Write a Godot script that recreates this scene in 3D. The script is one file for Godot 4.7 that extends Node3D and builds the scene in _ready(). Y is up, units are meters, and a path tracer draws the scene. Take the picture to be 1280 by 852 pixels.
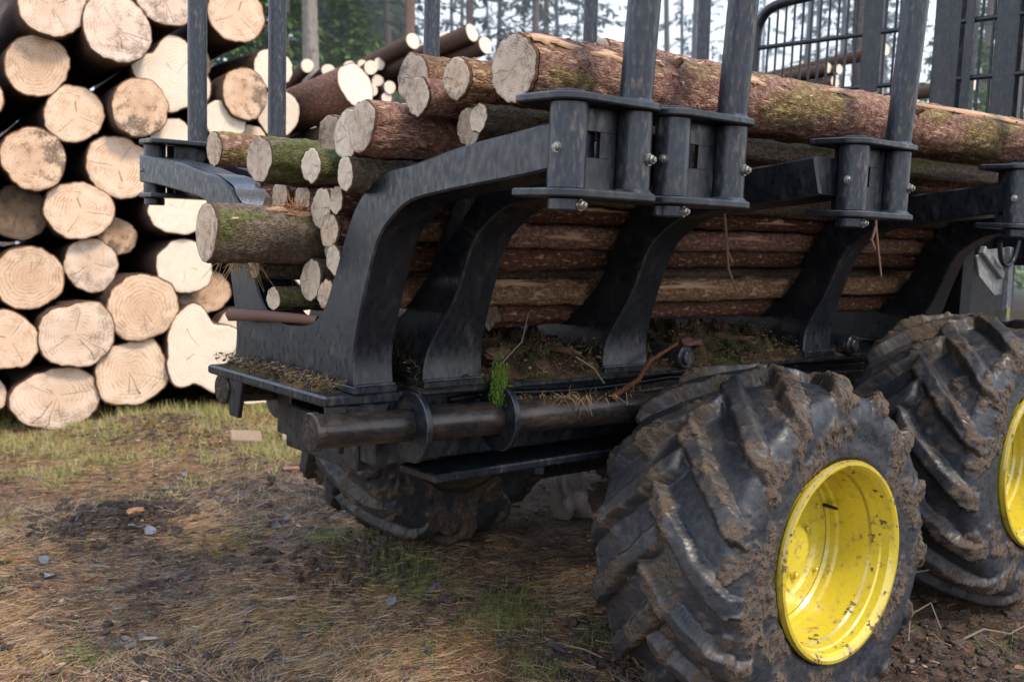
extends Node3D

var rng := RandomNumberGenerator.new()
var fc := FastNoiseLite.new()      # plates of bark
var fn := FastNoiseLite.new()      # fine 3D noise for dents and dirt
const ORD := ["first", "second", "third", "fourth", "fifth", "sixth", "seventh", "eighth", "ninth", "tenth", "eleventh", "twelfth", "thirteenth", "fourteenth", "fifteenth", "sixteenth", "seventeenth", "eighteenth"]
var M := {}                        # materials
var FW := Transform3D.IDENTITY     # the forwarder's own axes: x towards its cab, y up, z to its right
var WF := Transform3D.IDENTITY     # the same for its bogies, which sit almost level


func _ready() -> void:
	# camera
	var cam := Camera3D.new()
	cam.name = "camera"
	cam.position = Vector3(0, 1.716, 0)
	cam.rotation_degrees = Vector3(-4.979, 0, 0)
	var lens := CameraAttributesPhysical.new()
	lens.frustum_focal_length = 36.78
	lens.frustum_focus_distance = 3.4
	lens.exposure_aperture = 3.6
	lens.frustum_near = 0.05
	lens.frustum_far = 600.0
	cam.attributes = lens
	cam.fov = 36.14
	cam.near = 0.05
	cam.far = 600.0
	add_child(cam)
	# sky, sun, exposure
	var sky := ProceduralSkyMaterial.new()
	sky.sky_top_color = Color(0.72, 0.80, 0.92)
	sky.sky_horizon_color = Color(1.0, 1.0, 1.0)
	sky.sky_curve = 0.25
	sky.ground_bottom_color = Color(0.25, 0.22, 0.18)
	sky.ground_horizon_color = Color(0.45, 0.44, 0.42)
	sky.sun_angle_max = 1.0
	sky.sky_energy_multiplier = 1.0
	var env := Environment.new()
	env.background_mode = Environment.BG_SKY
	env.sky = Sky.new()
	env.sky.sky_material = sky
	env.tonemap_mode = Environment.TONE_MAPPER_LINEAR
	env.tonemap_exposure = 2.5
	env.volumetric_fog_enabled = true
	env.volumetric_fog_density = 0.0
	env.sdfgi_enabled = true
	env.ssao_enabled = true
	env.ssil_enabled = true
	var we := WorldEnvironment.new()
	we.name = "environment"
	we.environment = env
	add_child(we)
	var sun := DirectionalLight3D.new()
	sun.name = "sun"
	sun.light_energy = 0.5
	sun.light_angular_distance = 12.0
	sun.light_color = Color(1.0, 0.95, 0.88)
	sun.shadow_enabled = true
	add_child(sun)
	sun.look_at_from_position(Vector3(4.5, 7.5, 4.0), Vector3.ZERO)

	fn.seed = 5
	fn.noise_type = FastNoiseLite.TYPE_SIMPLEX_SMOOTH
	fn.frequency = 0.01
	fn.fractal_octaves = 3
	fc.seed = 9
	fc.noise_type = FastNoiseLite.TYPE_CELLULAR
	fc.cellular_return_type = FastNoiseLite.RETURN_DISTANCE2_SUB
	fc.fractal_type = FastNoiseLite.FRACTAL_NONE
	fc.frequency = 0.01
	FW = Transform3D(Basis(Vector3.UP, deg_to_rad(39.480 + 0.848)) * Basis(Vector3(0, 0, 1), deg_to_rad(-1.047)) * Basis(Vector3.RIGHT, deg_to_rad(2.181)), Vector3(0.388, 0, -4.637))
	WF = Transform3D(Basis(Vector3.UP, deg_to_rad(39.480)) * Basis(Vector3.RIGHT, deg_to_rad(0.355)), Vector3(0.388, 0, -4.637))
	make_materials()
	build_ground()
	build_forest()
	# thin mist standing between the far trees
	var mist := FogVolume.new()
	mist.name = "mist"
	mist.size = Vector3(150, 16, 52)
	mist.position = Vector3(0, 7.5, -48)
	var fm := FogMaterial.new()
	fm.density = 0.018
	fm.albedo = Color(0.93, 0.97, 1.0)
	mist.material = fm
	add_child(mist)
	tag(mist, "thin pale mist standing between the trees behind the log piles", "mist", "", "stuff")
	make_forwarder()
	build_pile()
	build_far_pile()
	build_load()
	build_litter()
	build_clutter()


class Geo:
	var v := PackedVector3Array()
	var n := PackedVector3Array()
	var uv := PackedVector2Array()
	var c := PackedColorArray()
	var ix := PackedInt32Array()
	var col := Color.WHITE
	var edge := Color.WHITE

	func put(p: Vector3, nn: Vector3, t := Vector2.ZERO) -> void:
		v.append(p)
		n.append(nn)
		uv.append(t)
		c.append(col)

	# flat convex face, turned so that it looks towards «out»
	func face(p: Array, out: Vector3) -> void:
		var nn: Vector3 = (p[1] - p[0]).cross(p[2] - p[0])
		if nn.length_squared() < 1e-16:
			return
		nn = nn.normalized()
		var back := nn.dot(out) < 0.0
		if back:
			nn = -nn
		var s := v.size()
		for q in p:
			put(q, nn, Vector2(q.x + q.z * 0.7, q.y))
		for k in range(1, p.size() - 1):
			if back:
				ix.append_array(PackedInt32Array([s, s + k, s + k + 1]))
			else:
				ix.append_array(PackedInt32Array([s, s + k + 1, s + k]))

	func squad(p: Array, nn: Array) -> void:
		var g: Vector3 = (p[1] - p[0]).cross(p[2] - p[0])
		if g.length_squared() < 1e-16:
			g = (p[2] - p[0]).cross(p[3] - p[0])
		var back: bool = g.dot(nn[0] + nn[1] + nn[2] + nn[3]) < 0.0
		var s := v.size()
		for k in 4:
			put(p[k], nn[k], Vector2(p[k].x + p[k].z * 0.7, p[k].y))
		if back:
			ix.append_array(PackedInt32Array([s, s + 1, s + 2, s, s + 2, s + 3]))
		else:
			ix.append_array(PackedInt32Array([s, s + 2, s + 1, s, s + 3, s + 2]))

	# smooth grid: nu points a row (the last repeats the first when closed), nv rows; outside = d/du x d/dv
	func grid(P: PackedVector3Array, nu: int, nv: int, closed: bool, U := PackedVector2Array(), C := PackedColorArray()) -> void:
		var N := PackedVector3Array()
		N.resize(P.size())
		for j in nv - 1:
			for k in nu - 1:
				var a := j * nu + k
				var f := (P[a + 1] - P[a + nu]).cross(P[a + nu + 1] - P[a])
				f = -f
				N[a] += f
				N[a + 1] += f
				N[a + nu] += f
				N[a + nu + 1] += f
		if closed:
			for j in nv:
				var t := N[j * nu] + N[j * nu + nu - 1]
				N[j * nu] = t
				N[j * nu + nu - 1] = t
		var s := v.size()
		for i in P.size():
			N[i] = -N[i].normalized() if N[i].length_squared() > 1e-20 else Vector3.UP
		v.append_array(P)
		n.append_array(N)
		if U.size():
			uv.append_array(U)
		else:
			var z := PackedVector2Array()
			z.resize(P.size())
			uv.append_array(z)
		if C.size():
			c.append_array(C)
		else:
			var w := PackedColorArray()
			w.resize(P.size())
			w.fill(col)
			c.append_array(w)
		for j in nv - 1:
			for k in nu - 1:
				var a := s + j * nu + k
				ix.append_array(PackedInt32Array([a, a + nu, a + 1, a + 1, a + nu, a + nu + 1]))

	func box(xf: Transform3D, size: Vector3, b := 0.004) -> void:
		var h := size / 2.0
		b = minf(b, minf(h.x, minf(h.y, h.z)) * 0.6)
		var keep := col
		for a in 3:
			var u := (a + 1) % 3
			var w := (a + 2) % 3
			for s in [-1.0, 1.0]:
				var p := []
				for k in [[-1, -1], [1, -1], [1, 1], [-1, 1]]:
					var q := Vector3.ZERO
					q[a] = s * h[a]
					q[u] = k[0] * (h[u] - b)
					q[w] = k[1] * (h[w] - b)
					p.append(xf * q)
				var o := Vector3.ZERO
				o[a] = s
				face(p, xf.basis * o)
		col = edge
		for a in 3:
			var u := (a + 1) % 3
			var w := (a + 2) % 3
			for su in [-1.0, 1.0]:
				for sw in [-1.0, 1.0]:
					var p := []
					for e in [[-1.0, 0], [1.0, 0], [1.0, 1], [-1.0, 1]]:
						var q := Vector3.ZERO
						q[a] = e[0] * (h[a] - b)
						q[u] = su * (h[u] - (b if e[1] == 1 else 0.0))
						q[w] = sw * (h[w] - (b if e[1] == 0 else 0.0))
						p.append(xf * q)
					var o := Vector3.ZERO
					o[u] = su
					o[w] = sw
					face(p, xf.basis * o)
		for sx in [-1.0, 1.0]:
			for sy in [-1.0, 1.0]:
				for sz in [-1.0, 1.0]:
					var s := Vector3(sx, sy, sz)
					face([xf * (s * (h - Vector3(0, b, b))), xf * (s * (h - Vector3(b, 0, b))), xf * (s * (h - Vector3(b, b, 0)))], xf.basis * s)
		col = keep

	# bevelled plate: a counter-clockwise outline in local x, y, thick from z = 0 to depth
	func plate(poly: PackedVector2Array, xf: Transform3D, depth: float, b := 0.004) -> void:
		var m := poly.size()
		if Geometry2D.is_polygon_clockwise(poly):
			poly = poly.duplicate()
			poly.reverse()
		var en := []
		for i in m:
			var d := (poly[(i + 1) % m] - poly[i]).normalized()
			en.append(Vector2(d.y, -d.x))
		var inner := PackedVector2Array()
		var vn := []
		for i in m:
			var a: Vector2 = en[(i + m - 1) % m]
			var e: Vector2 = en[i]
			var mid := (a + e).normalized()
			inner.append(poly[i] - mid * (b / maxf(0.4, mid.dot(e))))
			vn.append(mid if a.dot(e) > 0.72 else Vector2.ZERO)
		var keep := col
		var tri := Geometry2D.triangulate_polygon(inner)
		for z in [0.0, depth]:
			var o := xf.basis * Vector3(0, 0, -1.0 if z == 0.0 else 1.0)
			for k in range(0, tri.size(), 3):
				var p := []
				for q in 3:
					var t := inner[tri[k + q]]
					p.append(xf * Vector3(t.x, t.y, z))
				face(p, o)
		for i in m:
			var j := (i + 1) % m
			var ni: Vector2 = vn[i] if vn[i] != Vector2.ZERO else en[i]
			var nj: Vector2 = vn[j] if vn[j] != Vector2.ZERO else en[i]
			var a3 := (xf.basis * Vector3(ni.x, ni.y, 0)).normalized()
			var b3 := (xf.basis * Vector3(nj.x, nj.y, 0)).normalized()
			col = keep
			squad([xf * Vector3(poly[i].x, poly[i].y, b), xf * Vector3(poly[j].x, poly[j].y, b), xf * Vector3(poly[j].x, poly[j].y, depth - b), xf * Vector3(poly[i].x, poly[i].y, depth - b)], [a3, b3, b3, a3])
			col = edge
			for z in [0.0, depth]:
				var zz: float = b if z == 0.0 else depth - b
				var o := xf.basis * Vector3(en[i].x, en[i].y, -1.0 if z == 0.0 else 1.0)
				face([xf * Vector3(poly[i].x, poly[i].y, zz), xf * Vector3(poly[j].x, poly[j].y, zz), xf * Vector3(inner[j].x, inner[j].y, z), xf * Vector3(inner[i].x, inner[i].y, z)], o)
		col = keep

	# turned shape about local y; profile of (radius, height) from the bottom centre outwards and up
	func lathe(xf: Transform3D, prof: Array, m: int) -> void:
		for i in prof.size() - 1:
			var a: Vector2 = prof[i]
			var e: Vector2 = prof[i + 1]
			var d := (e - a).normalized()
			var nn := Vector2(d.y, -d.x)
			var s := v.size()
			for k in m + 1:
				var t := TAU * k / m
				var cs := cos(t)
				var sn := sin(t)
				var o := (xf.basis * Vector3(nn.x * cs, nn.y, nn.x * sn)).normalized()
				put(xf * Vector3(a.x * cs, a.y, a.x * sn), o, Vector2(float(k) / m, a.y))
				put(xf * Vector3(e.x * cs, e.y, e.x * sn), o, Vector2(float(k) / m, e.y))
			for k in m:
				var q := s + k * 2
				ix.append_array(PackedInt32Array([q, q + 2, q + 1, q + 1, q + 2, q + 3]))

	func cyl(a: Vector3, e: Vector3, ra: float, rb: float, m := 16, b := 0.003) -> void:
		var y := (e - a)
		var l := y.length()
		y /= l
		var x := y.cross(Vector3(0.31, 0.17, 0.93) if absf(y.z) < 0.9 else Vector3.RIGHT).normalized()
		lathe(Transform3D(Basis(x, y, x.cross(y)), a), [Vector2(0, 0), Vector2(ra - b, 0), Vector2(ra, b), Vector2(rb, l - b), Vector2(rb - b, l), Vector2(0, l)], m)

	func tube(P: Array, R: Array, m := 6) -> void:
		var Q := PackedVector3Array()
		var x := Vector3.ZERO
		for i in P.size():
			var y: Vector3 = (P[mini(i + 1, P.size() - 1)] - P[maxi(i - 1, 0)]).normalized()
			if x == Vector3.ZERO:
				x = y.cross(Vector3(0.31, 0.87, 0.23)).normalized()
			x = (x - y * x.dot(y)).normalized()
			var z := y.cross(x)
			for k in m + 1:
				var t := TAU * k / m
				Q.append(P[i] + (x * cos(t) + z * sin(t)) * R[i])
		grid(Q, m + 1, P.size(), true)

	func mesh() -> ArrayMesh:
		var a := []
		a.resize(Mesh.ARRAY_MAX)
		a[Mesh.ARRAY_VERTEX] = v
		a[Mesh.ARRAY_NORMAL] = n
		a[Mesh.ARRAY_TEX_UV] = uv
		a[Mesh.ARRAY_COLOR] = c
		a[Mesh.ARRAY_INDEX] = ix
		var am := ArrayMesh.new()
		am.add_surface_from_arrays(Mesh.PRIMITIVE_TRIANGLES, a)
		return am


func tag(o: Node, label: String, category := "", group := "", kind := "") -> Node:
	o.set_meta("label", label)
	if category:
		o.set_meta("category", category)
	if group:
		o.set_meta("group", group)
	if kind:
		o.set_meta("kind", kind)
	return o


func thing(called: String, label: String, category: String, xf := Transform3D.IDENTITY, group := "") -> Node3D:
	var o := Node3D.new()
	o.name = called
	o.transform = xf
	add_child(o, true)
	tag(o, label, category, group)
	return o


func part(parent: Node, called: String, mesh: Mesh, mat: Material, xf := Transform3D.IDENTITY, label := "") -> MeshInstance3D:
	var o := MeshInstance3D.new()
	o.name = called
	o.mesh = mesh
	o.material_override = mat
	o.transform = xf
	parent.add_child(o, true)
	if label:
		o.set_meta("label", label)
	return o


func solo(called: String, mesh: Mesh, mat: Material, label: String, category: String, xf := Transform3D.IDENTITY, group := "") -> MeshInstance3D:
	var o := part(self, called, mesh, mat, xf)
	tag(o, label, category, group)
	return o


func V2(a: Array) -> PackedVector2Array:
	var p := PackedVector2Array()
	for i in range(0, a.size(), 2):
		p.append(Vector2(a[i], a[i + 1]))
	return p


# a denser, rounded version of a polyline
func curve(p: PackedVector2Array, k := 4) -> PackedVector2Array:
	var o := PackedVector2Array()
	for i in p.size() - 1:
		for j in k:
			o.append(p[i].cubic_interpolate(p[i + 1], p[maxi(i - 1, 0)], p[mini(i + 2, p.size() - 1)], float(j) / k))
	o.append(p[p.size() - 1])
	return o


# ---------------------------------------------------------------- ground level
func ground(x: float, z: float) -> float:
	var d := -z
	var h := 0.05 * (d - 3.93)
	if d > 3.93:
		h = 0.137 * (minf(d, 5.3) - 3.93) + 0.052 * clampf(d - 5.3, 0.0, 3.7)
	if d < 0.0:
		h = -0.2
	return h


func bumps(x: float, z: float) -> float:
	var h := 0.05 * fn.get_noise_3d(x * 45.0, 7.0, z * 45.0)
	h += 0.018 * fn.get_noise_3d(x * 220.0, 31.0, z * 220.0) + 0.010 * fn.get_noise_3d(x * 700.0, 3.0, z * 700.0)
	h += 0.09 * exp(-(Vector2(x + 2.2, z + 5.75).length_squared()) / 0.10)                       # dark soil mound
	h += 0.15 * exp(-(Vector2((x + 2.65) * 0.8, z + 7.85).length_squared()) / 0.22)                       # grassy bank before the pile
	h += 0.10 * exp(-(Vector2((x + 0.62) * 1.2, z + 5.05).length_squared()) / 0.07)              # earth pushed up by the left wheel
	h += 0.05 * exp(-(Vector2(x - 0.55, z + 3.75).length_squared()) / 0.05)
	h += 0.07 * exp(-(Vector2(x + 0.39, z + 5.42).length_squared()) / 0.16)
	h -= 0.05 * exp(-(Vector2(x - 0.97, z + 3.93).length_squared()) / 0.12)                      # the near wheel sinks in
	h -= 0.05 * exp(-(Vector2(x - 2.1, z + 4.2).length_squared()) / 0.3)
	return h


func level(x: float, z: float) -> float:
	return ground(x, z) + bumps(x, z)


func on_ground(x: float, z: float, up := 0.0) -> Vector3:
	return Vector3(x, level(x, z) + up, z)


# ---------------------------------------------------------------- textures and materials
func nz(size: int, freq: float, sd: int, oct := 4, type := FastNoiseLite.TYPE_SIMPLEX_SMOOTH) -> PackedByteArray:
	var f := FastNoiseLite.new()
	f.seed = sd
	f.frequency = freq
	f.noise_type = type
	f.fractal_octaves = oct
	f.fractal_type = FastNoiseLite.FRACTAL_FBM if oct > 1 else FastNoiseLite.FRACTAL_NONE
	var im := f.get_seamless_image(size, size)
	im.convert(Image.FORMAT_L8)
	return im.get_data()


func tex_rgb(size: int, b: PackedByteArray) -> ImageTexture:
	return ImageTexture.create_from_image(Image.create_from_data(size, size, false, Image.FORMAT_RGB8, b))


func tex_l(size: int, b: PackedByteArray) -> ImageTexture:
	return ImageTexture.create_from_image(Image.create_from_data(size, size, false, Image.FORMAT_L8, b))


# noise through a row of linear colours, stored as sRGB
func ramp(size: int, b: PackedByteArray, stops: Array, b2 := PackedByteArray(), mixed := 0.5) -> ImageTexture:
	var g := Gradient.new()
	g.offsets = PackedFloat32Array()
	g.colors = PackedColorArray()
	for s in stops:
		g.add_point(s[0], s[1])
	while g.get_point_count() > stops.size():
		g.remove_point(0)
	var lut := PackedByteArray()
	for i in 256:
		var q := g.sample(i / 255.0).linear_to_srgb()
		lut.append_array(PackedByteArray([int(clampf(q.r, 0, 1) * 255), int(clampf(q.g, 0, 1) * 255), int(clampf(q.b, 0, 1) * 255)]))
	var o := PackedByteArray()
	o.resize(b.size() * 3)
	var two := b2.size() > 0
	for i in b.size():
		var k := b[i]
		if two:
			k = clampi(int(lerpf(k, b2[i], mixed)), 0, 255)
		o[i * 3] = lut[k * 3]
		o[i * 3 + 1] = lut[k * 3 + 1]
		o[i * 3 + 2] = lut[k * 3 + 2]
	return tex_rgb(size, o)


func levels(size: int, b: PackedByteArray, lo: float, hi: float) -> ImageTexture:
	var o := PackedByteArray()
	o.resize(b.size())
	for i in b.size():
		o[i] = int(255.0 * lerpf(lo, hi, b[i] / 255.0))
	return tex_l(size, o)


func std(albedo: Texture2D, rough, bump: Texture2D = null, depth := 0.3, scale := Vector3.ZERO, spec := 0.5) -> StandardMaterial3D:
	var m := StandardMaterial3D.new()
	m.albedo_texture = albedo
	m.vertex_color_use_as_albedo = true
	m.metallic_specular = spec
	if rough is Texture2D:
		m.roughness_texture = rough
		m.roughness_texture_channel = BaseMaterial3D.TEXTURE_CHANNEL_RED
		m.roughness = 1.0
	else:
		m.roughness = rough
	if bump:
		m.heightmap_enabled = true
		m.heightmap_texture = bump
		m.heightmap_scale = depth
	if scale != Vector3.ZERO:
		m.uv1_triplanar = true
		m.uv1_scale = scale
		m.uv1_triplanar_sharpness = 4.0
	return m


# the sawn end of a log; the outline of the log is the circle r = 1
func wood_end(sd: int, pale: Color, dark: Color, ringy: float, stain: float, cracks: int, saw: float, core: Color, mottle := 0.34) -> StandardMaterial3D:
	var N := 320
	var a := nz(N, 0.012, sd, 4)
	var e := nz(N, 0.06, sd + 5, 3)
	var r0 := RandomNumberGenerator.new()
	r0.seed = sd
	var ca := []
	for i in cracks:
		ca.append([r0.randf() * TAU, r0.randf_range(0.35, 0.97), r0.randf_range(0.005, 0.016), r0.randf_range(0.0, 0.18)])
	var cx := r0.randf_range(-0.12, 0.12)
	var cy := r0.randf_range(-0.12, 0.12)
	var fr := r0.randf_range(55.0, 85.0)
	var o := PackedByteArray()
	o.resize(N * N * 3)
	var hb := PackedByteArray()
	hb.resize(N * N)
	var sa := r0.randf() * TAU
	for y in N:
		var py := (y + 0.5) / N * 2.0 - 1.0
		for x in N:
			var px := (x + 0.5) / N * 2.0 - 1.0
			var i := y * N + x
			var n1 := a[i] / 255.0
			var n2 := e[i] / 255.0
			var rr := sqrt(px * px + py * py)
			var dx := px - cx * (1.0 - rr)
			var dy := py - cy * (1.0 - rr)
			var r := sqrt(dx * dx + dy * dy)
			var ring := 0.5 + 0.5 * sin((r + 0.10 * (n1 - 0.5)) * fr)
			ring = ring * ring * ring * (0.5 + 0.7 * n1)
			var k := ringy * ring + mottle * (n1 - 0.42) + 0.7 * mottle * (n2 - 0.45) + saw * sin((py * cos(sa) + px * sin(sa)) * 150.0 + 6.0 * n1) * (0.3 + n1)
			k += 0.30 * smoothstep(0.86, 0.97, rr)
			var q := pale.lerp(dark, clampf(k, 0.0, 1.0))
			q = q.lerp(core, 0.55 * (1.0 - smoothstep(0.25, 0.62, r + 0.25 * (n1 - 0.5))))
			var h := 0.5 - 0.25 * ring + 0.3 * n2
			var st := stain * smoothstep(0.42, 0.95, n1 * 0.80 + 0.5 * (px * cos(sa) + py * sin(sa)) + 0.30 * (n2 - 0.5)) * (0.45 + 0.75 * n2)
			q = q.lerp(Color(0.10, 0.075, 0.058), clampf(st, 0.0, 0.85))
			var ang := atan2(dy, dx)
			for cr in ca:
				var da := absf(wrapf(ang - cr[0] - 0.16 * (n1 - 0.5), -PI, PI)) * r
				if r < cr[1] and r > cr[3] and da < cr[2] * (0.4 + r):
					q = q.lerp(Color(0.07, 0.04, 0.025), 0.75)
					h = 0.0
			if rr > 0.955 + 0.03 * (n2 - 0.5):
				q = Color(0.13, 0.065, 0.035).lerp(Color(0.05, 0.03, 0.02), n2)
			q = q.linear_to_srgb()
			o[i * 3] = int(clampf(q.r, 0, 1) * 255)
			o[i * 3 + 1] = int(clampf(q.g, 0, 1) * 255)
			o[i * 3 + 2] = int(clampf(q.b, 0, 1) * 255)
			hb[i] = int(clampf(h, 0, 1) * 255)
	return std(tex_rgb(N, o), 0.85, tex_l(N, hb), 0.25, Vector3.ZERO, 0.35)


# bark: flaky plates of two tones with pale torn streaks along the log (v runs along it)
func bark(sd: int, base: Color, lit: Color, deep: Color, streak: Color, share: float) -> StandardMaterial3D:
	var N := 512
	var a := nz(N, 0.020, sd, 5)
	var e := nz(N, 0.055, sd + 3, 3, FastNoiseLite.TYPE_CELLULAR)
	var f := nz(N, 0.09, sd + 7, 3)
	var s := nz(N, 0.007, sd + 11, 4)
	var o := PackedByteArray()
	o.resize(N * N * 3)
	var hb := PackedByteArray()
	hb.resize(N * N)
	for y in N:
		for x in N:
			var i := y * N + x
			var n1 := a[i] / 255.0
			var pl := e[y * N + (x * 2) % N] / 255.0
			var n3 := f[i] / 255.0
			var q := base.lerp(lit, clampf((n1 - 0.35) * 2.2, 0, 1))
			q = q.lerp(deep, clampf((pl - 0.52) * 3.0, 0, 1) * 0.85)
			q = q.lerp(lit, clampf((n3 - 0.6) * 2.5, 0, 1) * 0.6)
			var w := s[((y * 1) % N) * N + (x * 4) % N] / 255.0
			var st := smoothstep(1.0 - share, 1.0 - share + 0.035, w + 0.10 * (n3 - 0.5))
			q = q.lerp(streak, st * (0.55 + 0.4 * n1))
			var h := clampf(0.75 - 0.7 * clampf((pl - 0.4) * 2.0, 0, 1) + 0.4 * (n3 - 0.5) - 0.35 * st, 0, 1)
			q = q.linear_to_srgb()
			o[i * 3] = int(clampf(q.r, 0, 1) * 255)
			o[i * 3 + 1] = int(clampf(q.g, 0, 1) * 255)
			o[i * 3 + 2] = int(clampf(q.b, 0, 1) * 255)
			hb[i] = int(h * 255)
	return std(tex_rgb(N, o), 0.9, tex_l(N, hb), 0.55, Vector3.ZERO, 0.3)


func litter() -> StandardMaterial3D:
	var N := 1024
	var a := nz(N, 0.010, 401, 5)
	var e := nz(N, 0.07, 402, 3)
	var o := PackedByteArray()
	o.resize(N * N * 3)
	var hb := PackedByteArray()
	hb.resize(N * N)
	for i in N * N:
		var k := 0.45 + 0.55 * a[i] / 255.0 * (0.55 + 0.9 * e[i] / 255.0)
		var q := int(clampf(k, 0, 1) * 150)
		o[i * 3] = q
		o[i * 3 + 1] = int(q * 0.96)
		o[i * 3 + 2] = int(q * 0.92)
		hb[i] = int(0.35 * a[i] + 0.3 * e[i])
	var r0 := RandomNumberGenerator.new()
	r0.seed = 77
	for k in 26000:                       # needles, straw and crumbs as the grain of the ground
		var x := r0.randf() * N
		var y := r0.randf() * N
		var l := r0.randf_range(6.0, 30.0) * (1.0 if k % 5 else 2.0)
		var t := r0.randf() * 0.9 + a[(int(y) % N) * N + int(x) % N] / 255.0 * 5.0
		var bend := r0.randf_range(-0.03, 0.03)
		var tone := r0.randf()
		var cr := int(lerpf(60, 255, tone * tone + 0.1 * r0.randf()))
		var cg := int(cr * r0.randf_range(0.78, 0.98))
		var cb := int(cr * r0.randf_range(0.6, 0.92))
		var lift := int(90 + 140 * tone)
		for s in int(l):
			x += cos(t)
			y += sin(t)
			t += bend
			var i := (posmod(int(y), N)) * N + posmod(int(x), N)
			o[i * 3] = cr
			o[i * 3 + 1] = cg
			o[i * 3 + 2] = cb
			hb[i] = lift
	return std(tex_rgb(N, o), 0.93, tex_l(N, hb), 0.5, Vector3.ZERO, 0.3)


func make_materials() -> void:
	var n1 := nz(512, 0.012, 11, 5)
	var n2 := nz(512, 0.045, 12, 4)
	var n3 := nz(256, 0.03, 13, 5)
	var n4 := nz(256, 0.12, 14, 2)
	# black-blue machine paint: scuffs, dried mud film, rust specks
	M.paint = std(ramp(512, n1, [[0.0, Color(0.0111, 0.0153, 0.0264)], [0.45, Color(0.0153, 0.0208, 0.0333)], [0.62, Color(0.0250, 0.0306, 0.0417)], [0.76, Color(0.0667, 0.0611, 0.0611)], [0.90, Color(0.1528, 0.1194, 0.0972)], [1.0, Color(0.3333, 0.2500, 0.1806)]], n2, 0.20), levels(512, n2, 0.18, 0.56), tex_l(512, n1), 0.04, Vector3(1.8, 0.8, 1.8), 0.5)
	# the long tubes under the deck: greasy dark steel, browned where the paint is gone
	M.rusty = std(ramp(512, n1, [[0.0, Color(0.0389, 0.0361, 0.0389)], [0.45, Color(0.0778, 0.0639, 0.0583)], [0.65, Color(0.1389, 0.1028, 0.0833)], [0.85, Color(0.2361, 0.1611, 0.1167)], [1.0, Color(0.3889, 0.2778, 0.1944)]], n2, 0.30), levels(512, n2, 0.12, 0.50), tex_l(512, n2), 0.03, Vector3(0.8, 2.0, 2.0))
	M.rusty.metallic = 0.3
	M.tube = std(ramp(512, n2, [[0.0, Color(0.0389, 0.0500, 0.0722)], [0.48, Color(0.0611, 0.0750, 0.1056)], [0.62, Color(0.1056, 0.1111, 0.1306)], [0.74, Color(0.2361, 0.1917, 0.1611)], [0.85, Color(0.3889, 0.2778, 0.2083)], [1.0, Color(0.7222, 0.5833, 0.4722)]], n1, 0.40), levels(512, n1, 0.18, 0.55), tex_l(512, n2), 0.05, Vector3(3.2, 0.9, 3.2))
	M.tube.metallic = 0.35
	M.worn = std(ramp(256, n3, [[0.0, Color(0.06, 0.065, 0.075)], [0.5, Color(0.20, 0.205, 0.22)], [1.0, Color(0.42, 0.42, 0.43)]], n4, 0.4), 0.33, null, 0.0, Vector3(9, 9, 9))
	M.worn.metallic = 0.7
	M.steel = std(ramp(256, n3, [[0.0, Color(0.10, 0.085, 0.07)], [0.5, Color(0.24, 0.23, 0.21)], [1.0, Color(0.42, 0.40, 0.36)]]), 0.38, null, 0.0, Vector3(20, 20, 20))
	M.steel.metallic = 0.8
	M.rubber = std(ramp(512, n2, [[0.0, Color(0.45, 0.43, 0.42)], [0.5, Color(0.85, 0.84, 0.83)], [1.0, Color(1, 1, 1)]]), levels(512, n1, 0.26, 0.80), tex_l(512, n1), 0.25, Vector3(3.0, 3.0, 3.0))
	M.yellow = std(ramp(512, n1, [[0.0, Color(0.54, 0.41, 0.022)], [0.52, Color(0.57, 0.45, 0.030)], [0.66, Color(0.50, 0.39, 0.05)], [0.75, Color(0.32, 0.235, 0.04)], [0.86, Color(0.14, 0.10, 0.045)], [1.0, Color(0.08, 0.06, 0.04)]], n2, 0.36), levels(512, n2, 0.14, 0.50), tex_l(512, n2), 0.04, Vector3(1.9, 1.9, 1.9), 0.6)
	M.yellow.clearcoat_enabled = true
	M.yellow.clearcoat = 0.6
	M.yellow.clearcoat_roughness = 0.15
	M.grey = std(ramp(256, n3, [[0.0, Color(0.2778, 0.2917, 0.3056)], [0.6, Color(0.5556, 0.5694, 0.5833)], [1.0, Color(0.8333, 0.8056, 0.7500)]]), 0.5, null, 0.0, Vector3(3, 3, 3))
	M.plain = std(ramp(256, n4, [[0.0, Color(0.6, 0.6, 0.6)], [1.0, Color(1, 1, 1)]]), 0.8, null, 0.0, Vector3(6, 6, 6))
	M.soil = std(ramp(512, n2, [[0.0, Color(0.25, 0.24, 0.23)], [0.5, Color(0.7, 0.68, 0.66)], [1.0, Color(1, 1, 1)]]), 0.95, tex_l(512, n2), 1.2, Vector3(5, 5, 5), 0.25)
	M.mud = std(ramp(512, n2, [[0.0, Color(0.45, 0.44, 0.43)], [0.5, Color(0.8, 0.78, 0.76)], [1.0, Color(1, 1, 1)]]), 0.95, tex_l(512, n2), 0.35, Vector3(4, 4, 4), 0.25)
	M.trunk = std(ramp(256, n3, [[0.0, Color(0.35, 0.34, 0.33)], [0.5, Color(0.75, 0.73, 0.72)], [1.0, Color(1, 1, 1)]], n4, 0.35), 0.95, tex_l(256, n3), 1.5, Vector3(2.2, 0.7, 2.2), 0.25)
	M.needles = std(null, 0.7, null, 0.0, Vector3.ZERO, 0.3)
	M.needles.backlight_enabled = true
	M.needles.backlight = Color(0.35, 0.35, 0.35)
	M.straw = std(null, 0.8, null, 0.0, Vector3.ZERO, 0.3)
	M.straw.backlight_enabled = true
	M.straw.backlight = Color(0.2, 0.2, 0.2)
	# sawn ends: bright fresh ones in the roadside pile, greyer ones on the load
	var pale := Color(0.74, 0.565, 0.425)
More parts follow.
